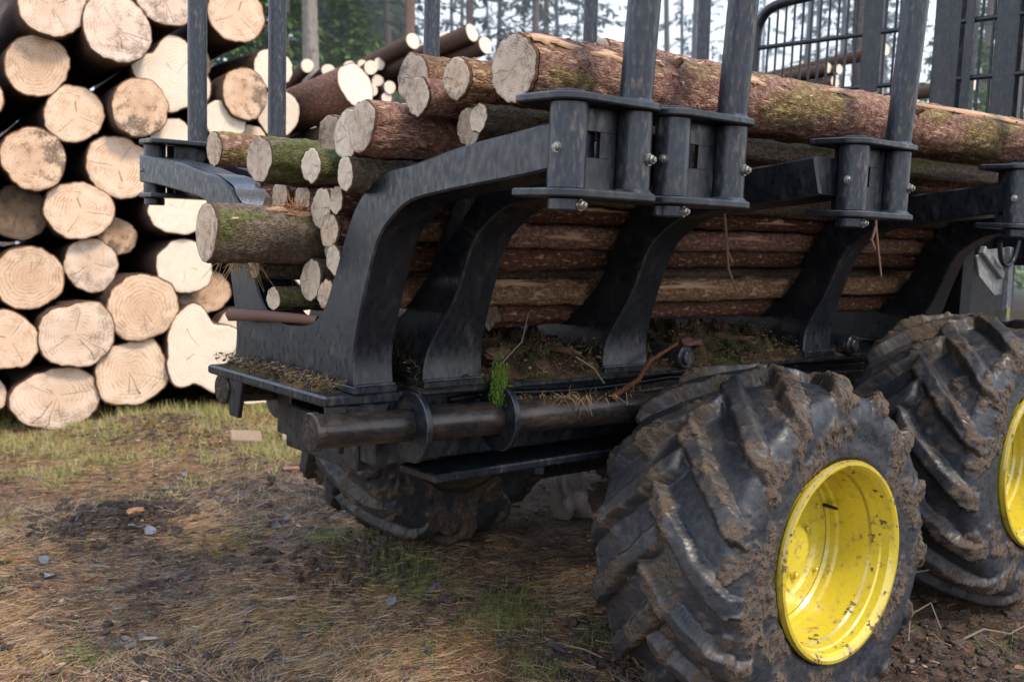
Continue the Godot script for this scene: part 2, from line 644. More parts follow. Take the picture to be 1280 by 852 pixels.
	var warm := Color(0.47, 0.27, 0.15)
	M.pile = [
		wood_end(21, pale, warm, 0.55, 0.10, 3, 0.04, Color(0.62, 0.41, 0.27), 0.6), wood_end(22, Color(0.66, 0.475, 0.335), warm, 0.75, 0.25, 2, 0.05, Color(0.52, 0.32, 0.20), 0.6),
		wood_end(23, Color(0.70, 0.54, 0.43), Color(0.44, 0.28, 0.19), 0.45, 0.55, 5, 0.08, Color(0.60, 0.42, 0.32), 0.8), wood_end(24, Color(0.64, 0.45, 0.31), Color(0.38, 0.20, 0.10), 0.65, 0.95, 2, 0.05, Color(0.50, 0.30, 0.19), 0.8),
		wood_end(25, Color(0.75, 0.63, 0.50), Color(0.54, 0.37, 0.25), 0.42, 0.0, 2, 0.04, Color(0.78, 0.62, 0.48), 0.3),
		wood_end(26, Color(0.17, 0.115, 0.075), Color(0.05, 0.036, 0.028), 0.45, 0.9, 3, 0.05, Color(0.24, 0.15, 0.09), 0.8),
		wood_end(27, Color(0.74, 0.55, 0.40), Color(0.42, 0.22, 0.11), 0.70, 0.0, 4, 0.05, Color(0.66, 0.45, 0.31), 0.6), wood_end(28, Color(0.70, 0.54, 0.42), Color(0.46, 0.29, 0.18), 0.60, 0.35, 6, 0.05, Color(0.58, 0.38, 0.26), 0.7),
	]
	M.cut = [
		wood_end(31, Color(0.56, 0.43, 0.32), Color(0.25, 0.165, 0.11), 0.45, 0.45, 3, 0.20, Color(0.46, 0.32, 0.22), 0.7), wood_end(32, Color(0.60, 0.46, 0.33), Color(0.28, 0.165, 0.095), 0.60, 0.60, 3, 0.14, Color(0.50, 0.32, 0.19), 0.7),
		wood_end(33, Color(0.48, 0.365, 0.28), Color(0.20, 0.135, 0.095), 0.40, 0.85, 5, 0.24, Color(0.36, 0.255, 0.18), 0.8), wood_end(34, Color(0.66, 0.53, 0.40), Color(0.34, 0.235, 0.15), 0.40, 0.30, 2, 0.14, Color(0.60, 0.45, 0.32), 0.6),
	]
	M.bark_red = bark(51, Color(0.180, 0.088, 0.064), Color(0.335, 0.195, 0.15), Color(0.055, 0.024, 0.017), Color(0.50, 0.32, 0.20), 0.27)
	M.bark_grey = bark(61, Color(0.105, 0.075, 0.052), Color(0.19, 0.145, 0.11), Color(0.03, 0.022, 0.017), Color(0.40, 0.29, 0.19), 0.13)
	M.bark_tan = bark(91, Color(0.20, 0.105, 0.055), Color(0.34, 0.205, 0.12), Color(0.05, 0.024, 0.014), Color(0.52, 0.34, 0.20), 0.30)
	M.bark_wet = bark(81, Color(0.085, 0.036, 0.024), Color(0.150, 0.070, 0.045), Color(0.024, 0.011, 0.008), Color(0.40, 0.24, 0.13), 0.24)
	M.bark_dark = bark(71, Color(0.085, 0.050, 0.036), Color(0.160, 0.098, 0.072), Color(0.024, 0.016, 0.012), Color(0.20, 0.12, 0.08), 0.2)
	M.litter = litter()


# ---------------------------------------------------------------- logs
# A is the middle of the sawn end one sees, B that of the far end
func make_log(called: String, label: String, group: String, A: Vector3, B: Vector3, r0: float, r1: float, bark_mat: Material, cut_mat: Material, sd: int, o := {}) -> Node3D:
	var x := (B - A)
	var L := x.length()
	x /= L
	var z := x.cross(Vector3.UP).normalized()
	var t := thing(called, label, "log", Transform3D(Basis(x, z.cross(x), z), A), group)
	var nu: int = o.get("nu", 26) + 1
	var nv: int = o.get("nv", 30)
	var lobe: float = o.get("lobe", 0.0)
	var oval: float = o.get("oval", 0.05)
	var dent: float = o.get("dent", 0.004)
	var moss: float = o.get("moss", 0.0)
	var squash: float = o.get("squash", 1.0)
	var plates: float = o.get("plates", 0.0)
	var bow: float = o.get("bow", 0.0)
	var r := RandomNumberGenerator.new()
	r.seed = sd
	var ph := [r.randf() * TAU, r.randf() * TAU, r.randf() * TAU, r.randf() * TAU]
	var outline := PackedFloat32Array()
	for k in nu:
		var a := TAU * k / (nu - 1)
		var q := 1.0 + oval * cos(2 * a + ph[0]) + 0.5 * oval * cos(3 * a + ph[1]) + 0.012 * cos(7 * a + ph[3])
		q += lobe * (0.6 * cos(4 * a + ph[2]) + 0.5 * cos(5 * a + ph[3]) + 0.3 * cos(3 * a + ph[2]))
		outline.append(q)
	var P := PackedVector3Array()
	var U := PackedVector2Array()
	var C := PackedColorArray()
	var rep := maxi(1, roundi(TAU * r0 / 0.30))
	var end_out := r.randf_range(0.0, 0.004)
	for j in nv:
		var f := pow(float(j) / (nv - 1), 1.25)
		var xx := 0.003 + f * (L - 0.003)
		var flare := lobe * exp(-xx / 0.5)
		for k in nu:
			var a := TAU * (k % (nu - 1)) / (nu - 1)
			var w := exp(-xx * 2.5)
			var rr: float = lerpf(r0, r1, f) * lerpf(1.0, outline[k], maxf(0.35, w)) * (1.0 + 0.35 * flare)
			var p := Vector3(xx, rr * cos(a) * squash + bow * sin(PI * xx / L), rr * sin(a))
			if dent > 0.0:
				var q := p * 100.0
				var dd := fn.get_noise_3d(q.x * 4.0 + sd * 137.0, q.y * 9.0, q.z * 9.0) * dent * 1.8 + fn.get_noise_3d(q.x * 22.0, q.y * 30.0, q.z * 30.0) * dent * 0.9
				if plates > 0.0:
					dd += plates * (smoothstep(0.0, 0.35, fc.get_noise_3d(q.x * 14.0 + sd * 50.0, q.y * 34.0, q.z * 34.0) + 1.0) - 0.6)
				p += Vector3(0, cos(a), sin(a)) * dd
			P.append(p)
			U.append(Vector2(float(k) / (nu - 1) * rep, xx / 0.34 + sd * 0.13))
			var tone := 0.88 + 0.3 * fn.get_noise_3d(xx * 120.0 + sd * 31.0, cos(a) * 60.0, sin(a) * 60.0)
			var cc := Color(tone, tone, tone)
			if moss > 0.0:
				var mm := smoothstep(0.0, 0.32, fn.get_noise_3d(xx * 160.0 + sd * 17.0, cos(a) * 70.0, sin(a) * 70.0) + moss - 0.25 + 0.12 * cos(a - 0.7))
				cc = cc.lerp(Color(0.66, 1.0, 0.36) * minf(1.0, tone + 0.1), mm * float(o.get("mossy", 0.75)))
			C.append(cc)
	var g := Geo.new()
	g.grid(P, nu, nv, true, U, C)
	# the far end
	g.col = Color(1, 1, 1)
	var base := (nv - 1) * nu
	for k in nu - 1:
		g.face([Vector3(L, 0, 0), P[base + k], P[base + k + 1]], Vector3.RIGHT)
	part(t, "bark", g.mesh(), bark_mat)
	# the sawn end, a little uneven, with its own edge
	var e := Geo.new()
	var Q := PackedVector3Array()
	var W := PackedVector2Array()
	var turn := r.randf() * TAU
	var slant := Vector2(r.randf_range(-0.05, 0.05), r.randf_range(-0.05, 0.05)) if dent > 0.0 else Vector2.ZERO
	for j in 6:
		var f: float = [0.0, 0.3, 0.6, 0.85, 0.97, 1.0][j]
		for k in nu:
			var a := TAU * (k % (nu - 1)) / (nu - 1)
			var b := P[k]
			var yy := b.y * f
			var zz := b.z * f
			var xx := -0.003 + yy * slant.x + zz * slant.y if j < 5 else 0.003
			if dent > 0.0 and j < 5:
				xx += 0.0016 * fn.get_noise_2d(yy * 3000.0 + sd, zz * 3000.0)
			Q.append(Vector3(minf(xx, b.x) - end_out, yy, zz))
			W.append(Vector2(0.5 + 0.498 * f * cos(a + turn), 0.5 + 0.498 * f * sin(a + turn)))
	# patches where the bark is torn away
	if o.has("bare"):
		for q in o.bare:
			var bw := Geo.new()
			var Q3 := PackedVector3Array()
			var C3 := PackedColorArray()
			for j in 7:
				for k in 19:
					var f := TAU * (k % 18) / 18.0
					var rho := j / 6.0 * (1.0 + 0.35 * sin(f * 3.0 + sd) + 0.2 * sin(f * 5.0 + sd * 2.0) + 0.15 * sin(f * 8.0))
					var xx: float = maxf(q[0] + q[2] * rho * cos(f), 0.002)
					var rr := lerpf(r0, r1, xx / L)
					var a: float = q[1] + q[3] * rho * sin(f) / rr
					var rad := rr * (1.0 + oval * cos(2 * a + ph[0]) * 0.4) + 0.0065 - 0.005 * pow(j / 6.0, 3.0)
					Q3.append(Vector3(xx, rad * cos(a) * squash + bow * sin(PI * xx / L), rad * sin(a)))
					var b: float = 0.75 + 0.5 * fn.get_noise_3d(xx * 1500.0, a * 2500.0, sd)
					C3.append(Color(0.56, 0.37, 0.235).lerp(Color(0.38, 0.20, 0.11), pow(j / 6.0, 2.0)) * b)
			bw.grid(Q3, 19, 7, true, PackedVector2Array(), C3)
			part(t, "torn_wood", bw.mesh(), M.straw)
	# bark coming off in flakes, stubs of branches
	if o.get("flakes", 0) > 0:
		var fl := Geo.new()
		for i in o.flakes:
			var xx := r.randf() * r.randf() * L * 0.8 + 0.01
			var a := r.randfn(0.0, 0.9)
			var rr := lerpf(r0, r1, xx / L) * outline[posmod(roundi(a / TAU * (nu - 1)), nu - 1)] * 0.5 + lerpf(r0, r1, xx / L) * 0.5
			var nn := Vector3(0, cos(a), sin(a))
			var tt := Vector3(0, -sin(a), cos(a))
			var ax := (Vector3.RIGHT + tt * r.randf_range(-0.5, 0.5)).normalized()
			var sd2 := ax.cross(nn)
			var ll := r.randf_range(0.008, 0.032)
			var ww := ll * r.randf_range(0.25, 0.5)
			var lift := r.randf_range(0.1, 0.45)
			var Q2 := PackedVector3Array()
			for j in 3:
				for k in 3:
					var u := j / 2.0
					var w := (k - 1.0) * (1.0 - 0.5 * u * u)
					Q2.append(Vector3(xx, 0, 0) + nn * (rr + 0.001 + lift * ll * u * u + 0.15 * ww * absf(w)) + ax * ll * u * (1.0 if i % 2 else -1.0) + sd2 * ww * w * 0.5)
			var b := r.randf_range(0.6, 1.3)
			fl.col = Color(0.24, 0.125, 0.085) * b if r.randf() < 0.88 else Color(0.46, 0.32, 0.22) * b
			fl.grid(Q2, 3, 3, false)
		var fo := part(t, "loose_bark", fl.mesh(), M.straw)
		fo.set_meta("kind", "stuff")
	for q in o.get("stubs", []):
		var st := Geo.new()
		var nn := Vector3(0.25, cos(q[1]), sin(q[1])).normalized()
		var c0 := Vector3(q[0], 0, 0) + Vector3(0, cos(q[1]), sin(q[1])) * lerpf(r0, r1, q[0] / L) * 0.85
		st.col = Color(0.9, 0.8, 0.7)
		st.cyl(c0, c0 + nn * (0.03 + q[2]), q[2] * 1.1, q[2] * 0.8, 10, 0.003)
		part(t, "branch_stub", st.mesh(), bark_mat)
	var tint: Color = o.get("tint", Color.WHITE)
	e.col = tint
	e.grid(Q, nu, 6, true, W)
	part(t, "cut_face", e.mesh(), cut_mat)
	return t


# ---------------------------------------------------------------- wheels
func tyre_mesh(dir: float, sd: int) -> Array:
	var prof := curve(V2([-0.300, 0.350, -0.322, 0.372, -0.330, 0.392, -0.328, 0.450, -0.334, 0.510, -0.325, 0.560, -0.305, 0.592, -0.270, 0.606, -0.18, 0.617, -0.09, 0.623, 0.0, 0.625, 0.09, 0.623, 0.18, 0.617, 0.270, 0.606, 0.305, 0.592, 0.325, 0.560, 0.334, 0.510, 0.328, 0.450, 0.330, 0.392, 0.322, 0.372, 0.300, 0.350]), 8)
	var NU := 840
	var m := prof.size()
	var P := PackedVector3Array()
	var C := PackedColorArray()
	var MU := PackedFloat32Array()
	var rubber := Color(0.018, 0.022, 0.031)
	var dust := Color(0.050, 0.046, 0.046)
	var mud := Color(0.088, 0.070, 0.060)
	for j in m:
		var p := prof[j]
		var tg := (prof[mini(j + 1, m - 1)] - prof[maxi(j - 1, 0)]).normalized()
		var nn := Vector2(-tg.y, tg.x)
		for k in NU + 1:
			var a := TAU * (k % NU) / NU
			var up := 0.0
			var worn := fn.get_noise_3d(cos(a) * p.y * 900.0 + sd * 100.0, sin(a) * p.y * 900.0, p.x * 900.0)
			for s in [-1.0, 1.0]:
				var t: float = p.x * s / 0.305
				if p.y < 0.57 and t > 0.0:
					t = 1.0 + (0.592 - p.y) / 0.30 * 0.9
				if t < -0.16 or t > 1.32 or (p.y < 0.5):
					continue
				var q := (a + dir * 0.46 * (1.0 - minf(t, 1.06))) * 15.0 / TAU + (0.0 if s > 0 else 0.5)
				var f := absf(q - floorf(q) - 0.5) * TAU / 15.0 * 0.64 * (0.74 if t < 1.0 else 0.95) + worn * 0.012 - 0.010 * exp(-pow((t - 0.0) / 0.16, 2.0))
				var wide := 0.031 + 0.006 * t
				var w := smoothstep(wide + 0.009, wide - 0.006, f) * smoothstep(-0.17, -0.05, t) * (1.0 - smoothstep(0.95, 1.20, t)) * (1.0 - 0.55 * smoothstep(0.78, 1.08, t))
				up = maxf(up, w)
			var cs := cos(a)
			var sn := sin(a)
			var q3 := Vector3(cs * p.y, sn * p.y, p.x) * 100.0
			var rough := fn.get_noise_3d(q3.x * 12.0 + sd * 100.0, q3.y * 12.0, q3.z * 12.0)
			var clump := fn.get_noise_3d(q3.x * 4.5, q3.y * 4.5 + sd * 100.0, q3.z * 4.5)
			var fine := fn.get_noise_3d(q3.x * 40.0, q3.y * 40.0, q3.z * 40.0 + sd * 100.0)
			var onmud := smoothstep(-0.06, 0.22, clump + 0.9 * up * (1.0 - up) + 0.25 * rough + (0.14 if absf(p.x) > 0.28 else -0.04) - (0.10 if up < 0.05 else 0.0))
			var hgt := 0.048 * up + onmud * (0.003 + 0.012 * maxf(0.0, rough) + 0.012 * maxf(0.0, worn)) + 0.0016 * fine * (0.3 + onmud)
			if p.y < 0.40:
				hgt *= 0.3
			var r2 := p + nn * hgt
			P.append(Vector3(cs * r2.y, sn * r2.y, r2.x))
			MU.append(onmud + 0.75 * fine + 0.35 * rough - 0.04)
			var cc := rubber.lerp(dust, clampf(0.45 + 0.6 * clump + 0.5 * rough + 0.25 * up, 0, 1))
			cc = cc.lerp(mud * (0.75 + 0.4 * fine), onmud * 0.9)
			C.append(cc)
	var g := Geo.new()
	g.grid(P, NU + 1, m, true, PackedVector2Array(), C)
	var mg := Geo.new()
	var at := PackedInt32Array()
	at.resize(P.size())
	at.fill(-1)
	for j in m - 1:
		for k in NU:
			var a := j * (NU + 1) + k
			if minf(minf(MU[a], MU[a + 1]), minf(MU[a + NU + 1], MU[a + NU + 2])) < 0.76:
				continue
			var q := PackedInt32Array([a, a + 1, a + NU + 1, a + NU + 2])
			for e in 4:
				var i := q[e]
				if at[i] < 0:
					at[i] = mg.v.size()
					mg.col = Color(0.108, 0.082, 0.064) * (0.55 + 0.5 * clampf(MU[i], 0.0, 1.4))
					mg.put(g.v[i] + g.n[i] * (0.0006 + 0.006 * clampf(MU[i] - 0.76, 0.0, 0.5)), g.n[i])
				q[e] = at[i]
			mg.ix.append_array(PackedInt32Array([q[0], q[2], q[1], q[1], q[2], q[3]]))
	return [g.mesh(), mg.mesh()]


func make_wheel(parent: Node3D, tyre: Array, xf: Transform3D, label: String) -> Node3D:
	var w := Node3D.new()
	w.name = "wheel"
	w.transform = xf
	parent.add_child(w, true)
	w.set_meta("label", label)
	part(w, "tyre", tyre[0], M.rubber)
	part(w, "mud", tyre[1], M.mud).set_meta("kind", "stuff")
	var up := Transform3D(Basis(Vector3(1, 0, 0), PI / 2), Vector3.ZERO)   # lathe axis y becomes z
	var g := Geo.new()
	# outside lip, stepped barrel running in to the disc, then the inner half
	g.col = Color(1, 1, 1)
	g.lathe(up, [Vector2(0.338, 0.262), Vector2(0.352, 0.275), Vector2(0.352, 0.322), Vector2(0.368, 0.330), Vector2(0.370, 0.342)], 180)
	g.col = Color(0.50, 0.44, 0.36)
	g.lathe(up, [Vector2(0.370, 0.342), Vector2(0.364, 0.352)], 180)
	g.col = Color(0.82, 0.78, 0.70)
	g.lathe(up, [Vector2(0.364, 0.352), Vector2(0.352, 0.353), Vector2(0.341, 0.346)], 180)
	g.col = Color(1, 1, 1)
	g.lathe(up, [Vector2(0.341, 0.346), Vector2(0.333, 0.330), Vector2(0.331, 0.300), Vector2(0.325, 0.294), Vector2(0.322, 0.262)], 140)
	g.col = Color(0.62, 0.58, 0.50)
	g.lathe(up, [Vector2(0.322, 0.262), Vector2(0.314, 0.254)], 140)
	g.col = Color(1, 1, 1)
	g.lathe(up, [Vector2(0.314, 0.254), Vector2(0.306, 0.13), Vector2(0.300, 0.118), Vector2(0.298, 0.095), Vector2(0.288, 0.083)], 72)
	# crusts of dried mud on the lip and in the corners of the barrel
	if not M.has("rim_mud"):
		var mg := Geo.new()
		var rp := V2([0.3715, 0.338, 0.366, 0.3525, 0.352, 0.3545, 0.3405, 0.3475, 0.332, 0.331, 0.3295, 0.302, 0.324, 0.294, 0.321, 0.265, 0.3125, 0.252, 0.3105, 0.19])
		var fine := PackedVector2Array()
		for i in rp.size() - 1:
			var steps := maxi(2, roundi(rp[i].distance_to(rp[i + 1]) / 0.0035))
			for j in steps:
				fine.append(rp[i].lerp(rp[i + 1], float(j) / steps))
		for i in fine.size() - 1:
			var corner := 0.10 * exp(-pow((fine[i].y - 0.3535) / 0.004, 2.0)) + 0.07 * exp(-pow((fine[i].y - 0.296) / 0.008, 2.0)) + 0.07 * exp(-pow((fine[i].y - 0.254) / 0.010, 2.0))
			for k in 640:
				var a := TAU * k / 640.0
				var q := Vector3(cos(a) * fine[i].x, sin(a) * fine[i].x, fine[i].y)
				var w3 := 0.8 * fn.get_noise_3dv(q * 900.0) + 0.7 * fn.get_noise_3dv(q * 3800.0)
				if w3 + corner + (0.05 if sin(a) < -0.75 else 0.0) < 0.52:
					continue
				var pp := []
				for e in [[0, 0], [1, 0], [1, 1], [0, 1]]:
					var b: float = TAU * (k + e[0]) / 640.0
					var r2: Vector2 = fine[i + e[1]]
					pp.append(Vector3(cos(b) * r2.x, sin(b) * r2.x, r2.y))
				var d2: Vector2 = (fine[i + 1] - fine[i]).normalized()
				mg.col = Color(0.17, 0.125, 0.075) * (0.7 + 0.6 * w3)
				mg.face(pp, Vector3(cos(a) * d2.y, sin(a) * d2.y, -d2.x))
		M.rim_mud = mg.mesh()
	part(w, "dried_mud", M.rim_mud, M.mud).set_meta("kind", "stuff")
	part(w, "rim", g.mesh(), M.yellow)
	var va := Geo.new()
	va.col = Color(0.25, 0.25, 0.3)
	va.cyl(Vector3(0.270, 0.10, 0.085), Vector3(0.262, 0.098, 0.15), 0.008, 0.006, 10, 0.001)
	part(w, "valve", va.mesh(), M.tube)
	var back := Geo.new()
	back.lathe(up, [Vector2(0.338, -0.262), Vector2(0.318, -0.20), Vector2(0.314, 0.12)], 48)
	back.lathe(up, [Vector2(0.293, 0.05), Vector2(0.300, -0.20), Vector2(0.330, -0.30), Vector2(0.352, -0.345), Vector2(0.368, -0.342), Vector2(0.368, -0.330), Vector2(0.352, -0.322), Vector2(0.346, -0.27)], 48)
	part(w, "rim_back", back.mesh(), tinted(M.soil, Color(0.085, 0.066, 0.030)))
	var d := Geo.new()
	d.lathe(up, [Vector2(0, 0.03), Vector2(0.292, 0.03), Vector2(0.292, 0.080), Vector2(0.276, 0.085), Vector2(0.215, 0.089), Vector2(0.202, 0.078), Vector2(0.12, 0.075), Vector2(0.112, 0.081), Vector2(0, 0.081)], 64)
	part(w, "wheel_disc", d.mesh(), M.yellow)
	var hub := Geo.new()
	hub.lathe(up, [Vector2(0.098, 0.07), Vector2(0.098, 0.125), Vector2(0.085, 0.14), Vector2(0, 0.143)], 40)
	part(w, "hub", hub.mesh(), M.yellow)
	var nut := Geo.new()
	nut.lathe(up, [Vector2(0.019, 0.0), Vector2(0.019, 0.006), Vector2(0.013, 0.006)], 16)
	nut.lathe(up, [Vector2(0.013, 0.006), Vector2(0.013, 0.020), Vector2(0.010, 0.023), Vector2(0, 0.023)], 6)
	var nm := nut.mesh()
	for k in 10:
		var a := TAU * k / 10.0 + 0.2
		part(w, "wheel_nut", nm, M.yellow, Transform3D(Basis.IDENTITY, Vector3(cos(a) * 0.155, sin(a) * 0.155, 0.0765)))
	for k in 6:
		var a := TAU * k / 6.0 + 0.45
		part(w, "disc_bolt", nm, M.yellow, Transform3D(Basis.IDENTITY.scaled(Vector3(0.7, 0.7, 0.8)), Vector3(cos(a) * 0.236, sin(a) * 0.250, 0.087)))
	return w


# a shape for painted metal: its edges may be lighter than its faces
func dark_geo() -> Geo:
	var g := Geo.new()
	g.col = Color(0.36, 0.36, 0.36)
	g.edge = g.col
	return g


# ---------------------------------------------------------------- the forwarder's rear frame
func bunk_outline() -> PackedVector2Array:
	var outer := V2([1.30, 1.935, 1.17, 1.918, 0.99, 1.898, 0.86, 1.882, 0.70, 1.855, 0.60, 1.80, 0.535, 1.735, 0.485, 1.62, 0.445, 1.50, 0.415, 1.38, 0.424, 1.272])
	var inner := V2([0.02, 1.435, 0.14, 1.452, 0.22, 1.505, 0.285, 1.615, 0.335, 1.72, 0.395, 1.825, 0.47, 1.895, 0.58, 1.945, 0.72, 1.965, 0.94, 2.005, 1.18, 2.035, 1.30, 2.052])
	var o := PackedVector2Array()
	var a := curve(outer, 4)
	var b := curve(inner, 4)
	for q in a:
		o.append(q)              # right arm, downwards along its underside
	var half := o.duplicate()
	half.append_array(PackedVector2Array())
	var full := PackedVector2Array()
	# right half: underside from tip to foot, then mirrored foot to tip, then the trough back
	for q in a:
		full.append(q)
	for i in range(a.size() - 1, -1, -1):
		full.append(Vector2(-a[i].x, a[i].y))
	for i in range(b.size() - 1, -1, -1):
		full.append(Vector2(-b[i].x, b[i].y))
	for q in b:
		full.append(q)
	return full


func rounded(x0: float, y0: float, x1: float, y1: float, r: float) -> PackedVector2Array:
	var p := PackedVector2Array()
	for q in [[x1 - r, y1 - r, 0.0], [x0 + r, y1 - r, PI / 2], [x0 + r, y0 + r, PI], [x1 - r, y0 + r, PI * 1.5]]:
		for k in 6:
			var a: float = q[2] + PI / 2 * k / 5.0
			p.append(Vector2(q[0] + cos(a) * r, q[1] + sin(a) * r))
	return p


func make_bunk(parent: Node3D, x0: float, x1: float, first: bool) -> void:
	var b := Node3D.new()
	b.name = "bunk"
	parent.add_child(b, true)
	var g := dark_geo()
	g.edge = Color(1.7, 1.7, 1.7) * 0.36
	# outline is (z, y): local x -> body z, local y -> body y, local z -> body -x
	g.plate(bunk_outline(), Transform3D(Basis(Vector3(0, 0, 1), Vector3(0, 1, 0), Vector3(-1, 0, 0)), Vector3(x1, 0, 0)), x1 - x0, 0.006)
	# the arms are narrower halfway up and widen again towards their feet
	for i in g.v.size():
		var q := g.v[i]
		var w := smoothstep(1.62, 1.27, q.y)
		var back := 0.0 if first else 0.10 * (1.0 - w) * smoothstep(2.0, 1.86, q.y)
		if q.x < (x0 + x1) / 2.0:
			q.x += back
		if first and q.z < -1.17:
			q.z -= 0.085 * smoothstep(-1.17, -1.30, q.z)
		g.v[i] = q
	part(b, "bunk_arms", g.mesh(), M.paint)
	# bare steel where logs have slid over the bends
	for s in [-1.0, 1.0]:
		var strip := Geo.new()
		var P := PackedVector3Array()
		var bend := curve(V2([0.385, 1.818, 0.43, 1.868, 0.50, 1.915, 0.58, 1.945, 0.66, 1.957]), 6)
		for k in bend.size():
			var e := bend[maxi(k - 1, 0)].direction_to(bend[mini(k + 1, bend.size() - 1)])
			var q := bend[k] + Vector2(-e.y, e.x) * 0.0025
			var cut := 0.012 + 0.006 * sin(k * 0.7)
			for t in 5:
				P.append(Vector3(lerpf(x0 + cut, x1 - cut * 0.7, t / 4.0), q.y, q.x * s))
		if s > 0:
			strip.grid(P, 5, bend.size(), false)
		else:
			var R := PackedVector3Array()
			for k in range(bend.size() - 1, -1, -1):
				for t in 5:
					R.append(P[k * 5 + t])
			strip.grid(R, 5, bend.size(), false)
		if first:
			part(b, "worn_strip", strip.mesh(), M.worn)
	for s in [-1.0, 1.0]:
		var f := dark_geo()
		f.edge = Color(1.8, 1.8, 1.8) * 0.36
		f.box(Transform3D(Basis.IDENTITY, Vector3((x0 + x1) / 2.0, 1.262, s * 0.38)), Vector3(x1 - x0 + 0.012, 0.024, 0.115), 0.004)
		part(b, "foot_plate", f.mesh(), M.paint)
		var we := dark_geo()
		we.col = Color(3.0, 2.8, 2.6) * 0.36
		var wp := []
		var wr := []
		for k in 40:
			var x: float = lerpf(x0, x1, k / 39.0)
			wp.append(Vector3(x, 1.2755, s * 0.424))
			wr.append(0.005 + 0.0016 * (k % 2))
		we.tube(wp, wr, 6)
		part(b, "weld_bead", we.mesh(), M.paint)


func hexbolt(parent: Node3D, at: Vector3, out: Vector3, s := 1.0) -> void:
	var g := Geo.new()
	var y := out.normalized()
	var x := y.cross(Vector3(0.2, 0.9, 0.3)).normalized()
	var xf := Transform3D(Basis(x, y, x.cross(y)).scaled(Vector3(s, s, s)), at)
	g.lathe(xf, [Vector2(0.017, -0.004), Vector2(0.017, 0.004), Vector2(0.012, 0.004)], 18)
	g.lathe(xf, [Vector2(0.0135, 0.004), Vector2(0.0135, 0.013), Vector2(0.0115, 0.015), Vector2(0.0075, 0.015)], 6)
	g.lathe(xf, [Vector2(0.0075, 0.015), Vector2(0.0075, 0.021), Vector2(0, 0.022)], 10)
	part(parent, "bolt", g.mesh(), M.steel)


# the stake holder at the tip of an arm: two plates, two sleeves, a web with a window
func make_holder(parent: Node3D, xs: float, xp: float, s: float, dz := 0.0) -> void:
	var h := Node3D.new()
	h.name = "stake_holder"
	parent.add_child(h, true)
	var zc := 1.339
	var flat := Transform3D(Basis(Vector3(1, 0, 0), Vector3(0, 0, s), Vector3(0, -1.0, 0)), Vector3.ZERO)
	for y in [2.117 + dz, 1.888 + dz]:
		var g := dark_geo()
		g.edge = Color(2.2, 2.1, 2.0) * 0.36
		var ol := PackedVector2Array()
		for k in 7:
			ol.append(Vector2(xs, zc) + Vector2(cos(PI / 2 + PI * 0.5 * k / 6.0), sin(PI / 2 + PI * 0.5 * k / 6.0)) * 0.066)
		ol.append_array(V2([xs - 0.066, 1.215, xs - 0.03, 1.19, xp + 0.03, 1.19, xp + 0.066, 1.225]))
		for k in 7:
			ol.append(Vector2(xp, zc) + Vector2(cos(PI * 0.5 * k / 6.0), sin(PI * 0.5 * k / 6.0)) * 0.066)
		var xf := flat
		xf.origin = Vector3(0, y, 0)
		g.plate(ol, xf, 0.020, 0.004)
		part(h, "holder_plate", g.mesh(), M.paint)
	for x in [xs, xp]:
		var g := dark_geo()
		g.cyl(Vector3(x, 1.889 + dz, zc * s), Vector3(x, 2.096 + dz, zc * s), 0.047, 0.047, 32, 0.002)
		if x == xs:
			g.cyl(Vector3(x, 1.835 + dz, zc * s), Vector3(x, 1.867 + dz, zc * s), 0.043, 0.043, 24, 0.004)
			g.cyl(Vector3(x, 2.1175 + dz, zc * s), Vector3(x, 2.124 + dz, zc * s), 0.045, 0.040, 28, 0.003)
		else:
			g.lathe(Transform3D(Basis.IDENTITY, Vector3(x, 1.8885 + dz, zc * s)), [Vector2(0.058, 0), Vector2(0.0475, 0.010)], 28)
		part(h, "sleeve", g.mesh(), M.tube)
	# web between the sleeves, built round its window
	var z0 := zc - 0.022
	var w := dark_geo()
	w.edge = Color(1.8, 1.8, 1.8) * 0.36
	var a := xs + 0.047
	var b := xp - 0.047
	var lo := 1.889 + dz
	var hi := 2.096 + dz
	for q in [[a, lo, b, lo + 0.082], [a, hi - 0.060, b, hi], [a, lo + 0.082, a + 0.030, hi - 0.060], [a + 0.030 + 0.050, lo + 0.082, b, hi - 0.060]]:
		w.box(Transform3D(Basis.IDENTITY, Vector3((q[0] + q[2]) / 2.0, (q[1] + q[3]) / 2.0, z0 * s)), Vector3(q[2] - q[0], q[3] - q[1], 0.014), 0.001)
	w.box(Transform3D(Basis.IDENTITY, Vector3((a + b) / 2.0, (lo + hi) / 2.0, (z0 - 0.075) * s)), Vector3(b - a, hi - lo, 0.012), 0.002)
	part(h, "holder_web", w.mesh(), M.paint)
	var d := Vector3(0.25, 0, s)
	hexbolt(h, Vector3(xp, 1.975 + dz, zc * s) + d.normalized() * Vector3(0.047, 0, 0.047), d, 0.95)
	hexbolt(h, Vector3(xs, 1.850 + dz, zc * s) + d.normalized() * Vector3(0.043, 0, 0.043), d, 0.85)
	hexbolt(h, Vector3(xs, 1.985 + dz, zc * s) + Vector3(-0.045, 0, 0.012 * s), Vector3(-1, 0, 0.25 * s), 0.75)


func make_stake(parent: Node3D, x: float, s: float, lean: float, fwd: float, top := 3.7) -> void:
	var g := dark_geo()
	var a := Vector3(x, 2.10, 1.339 * s)
	var dirv := Vector3(fwd, 1.0, lean * s).normalized()
	g.cyl(a - dirv * 0.02, a + dirv * (top - 2.10), 0.0425, 0.0415, 32, 0.004)
	g.lathe(Transform3D(Basis.IDENTITY, a + Vector3(0, 0.0175, 0)), [Vector2(0.052, 0), Vector2(0.0435, 0.010)], 28)
	part(parent, "stake", g.mesh(), M.tube)


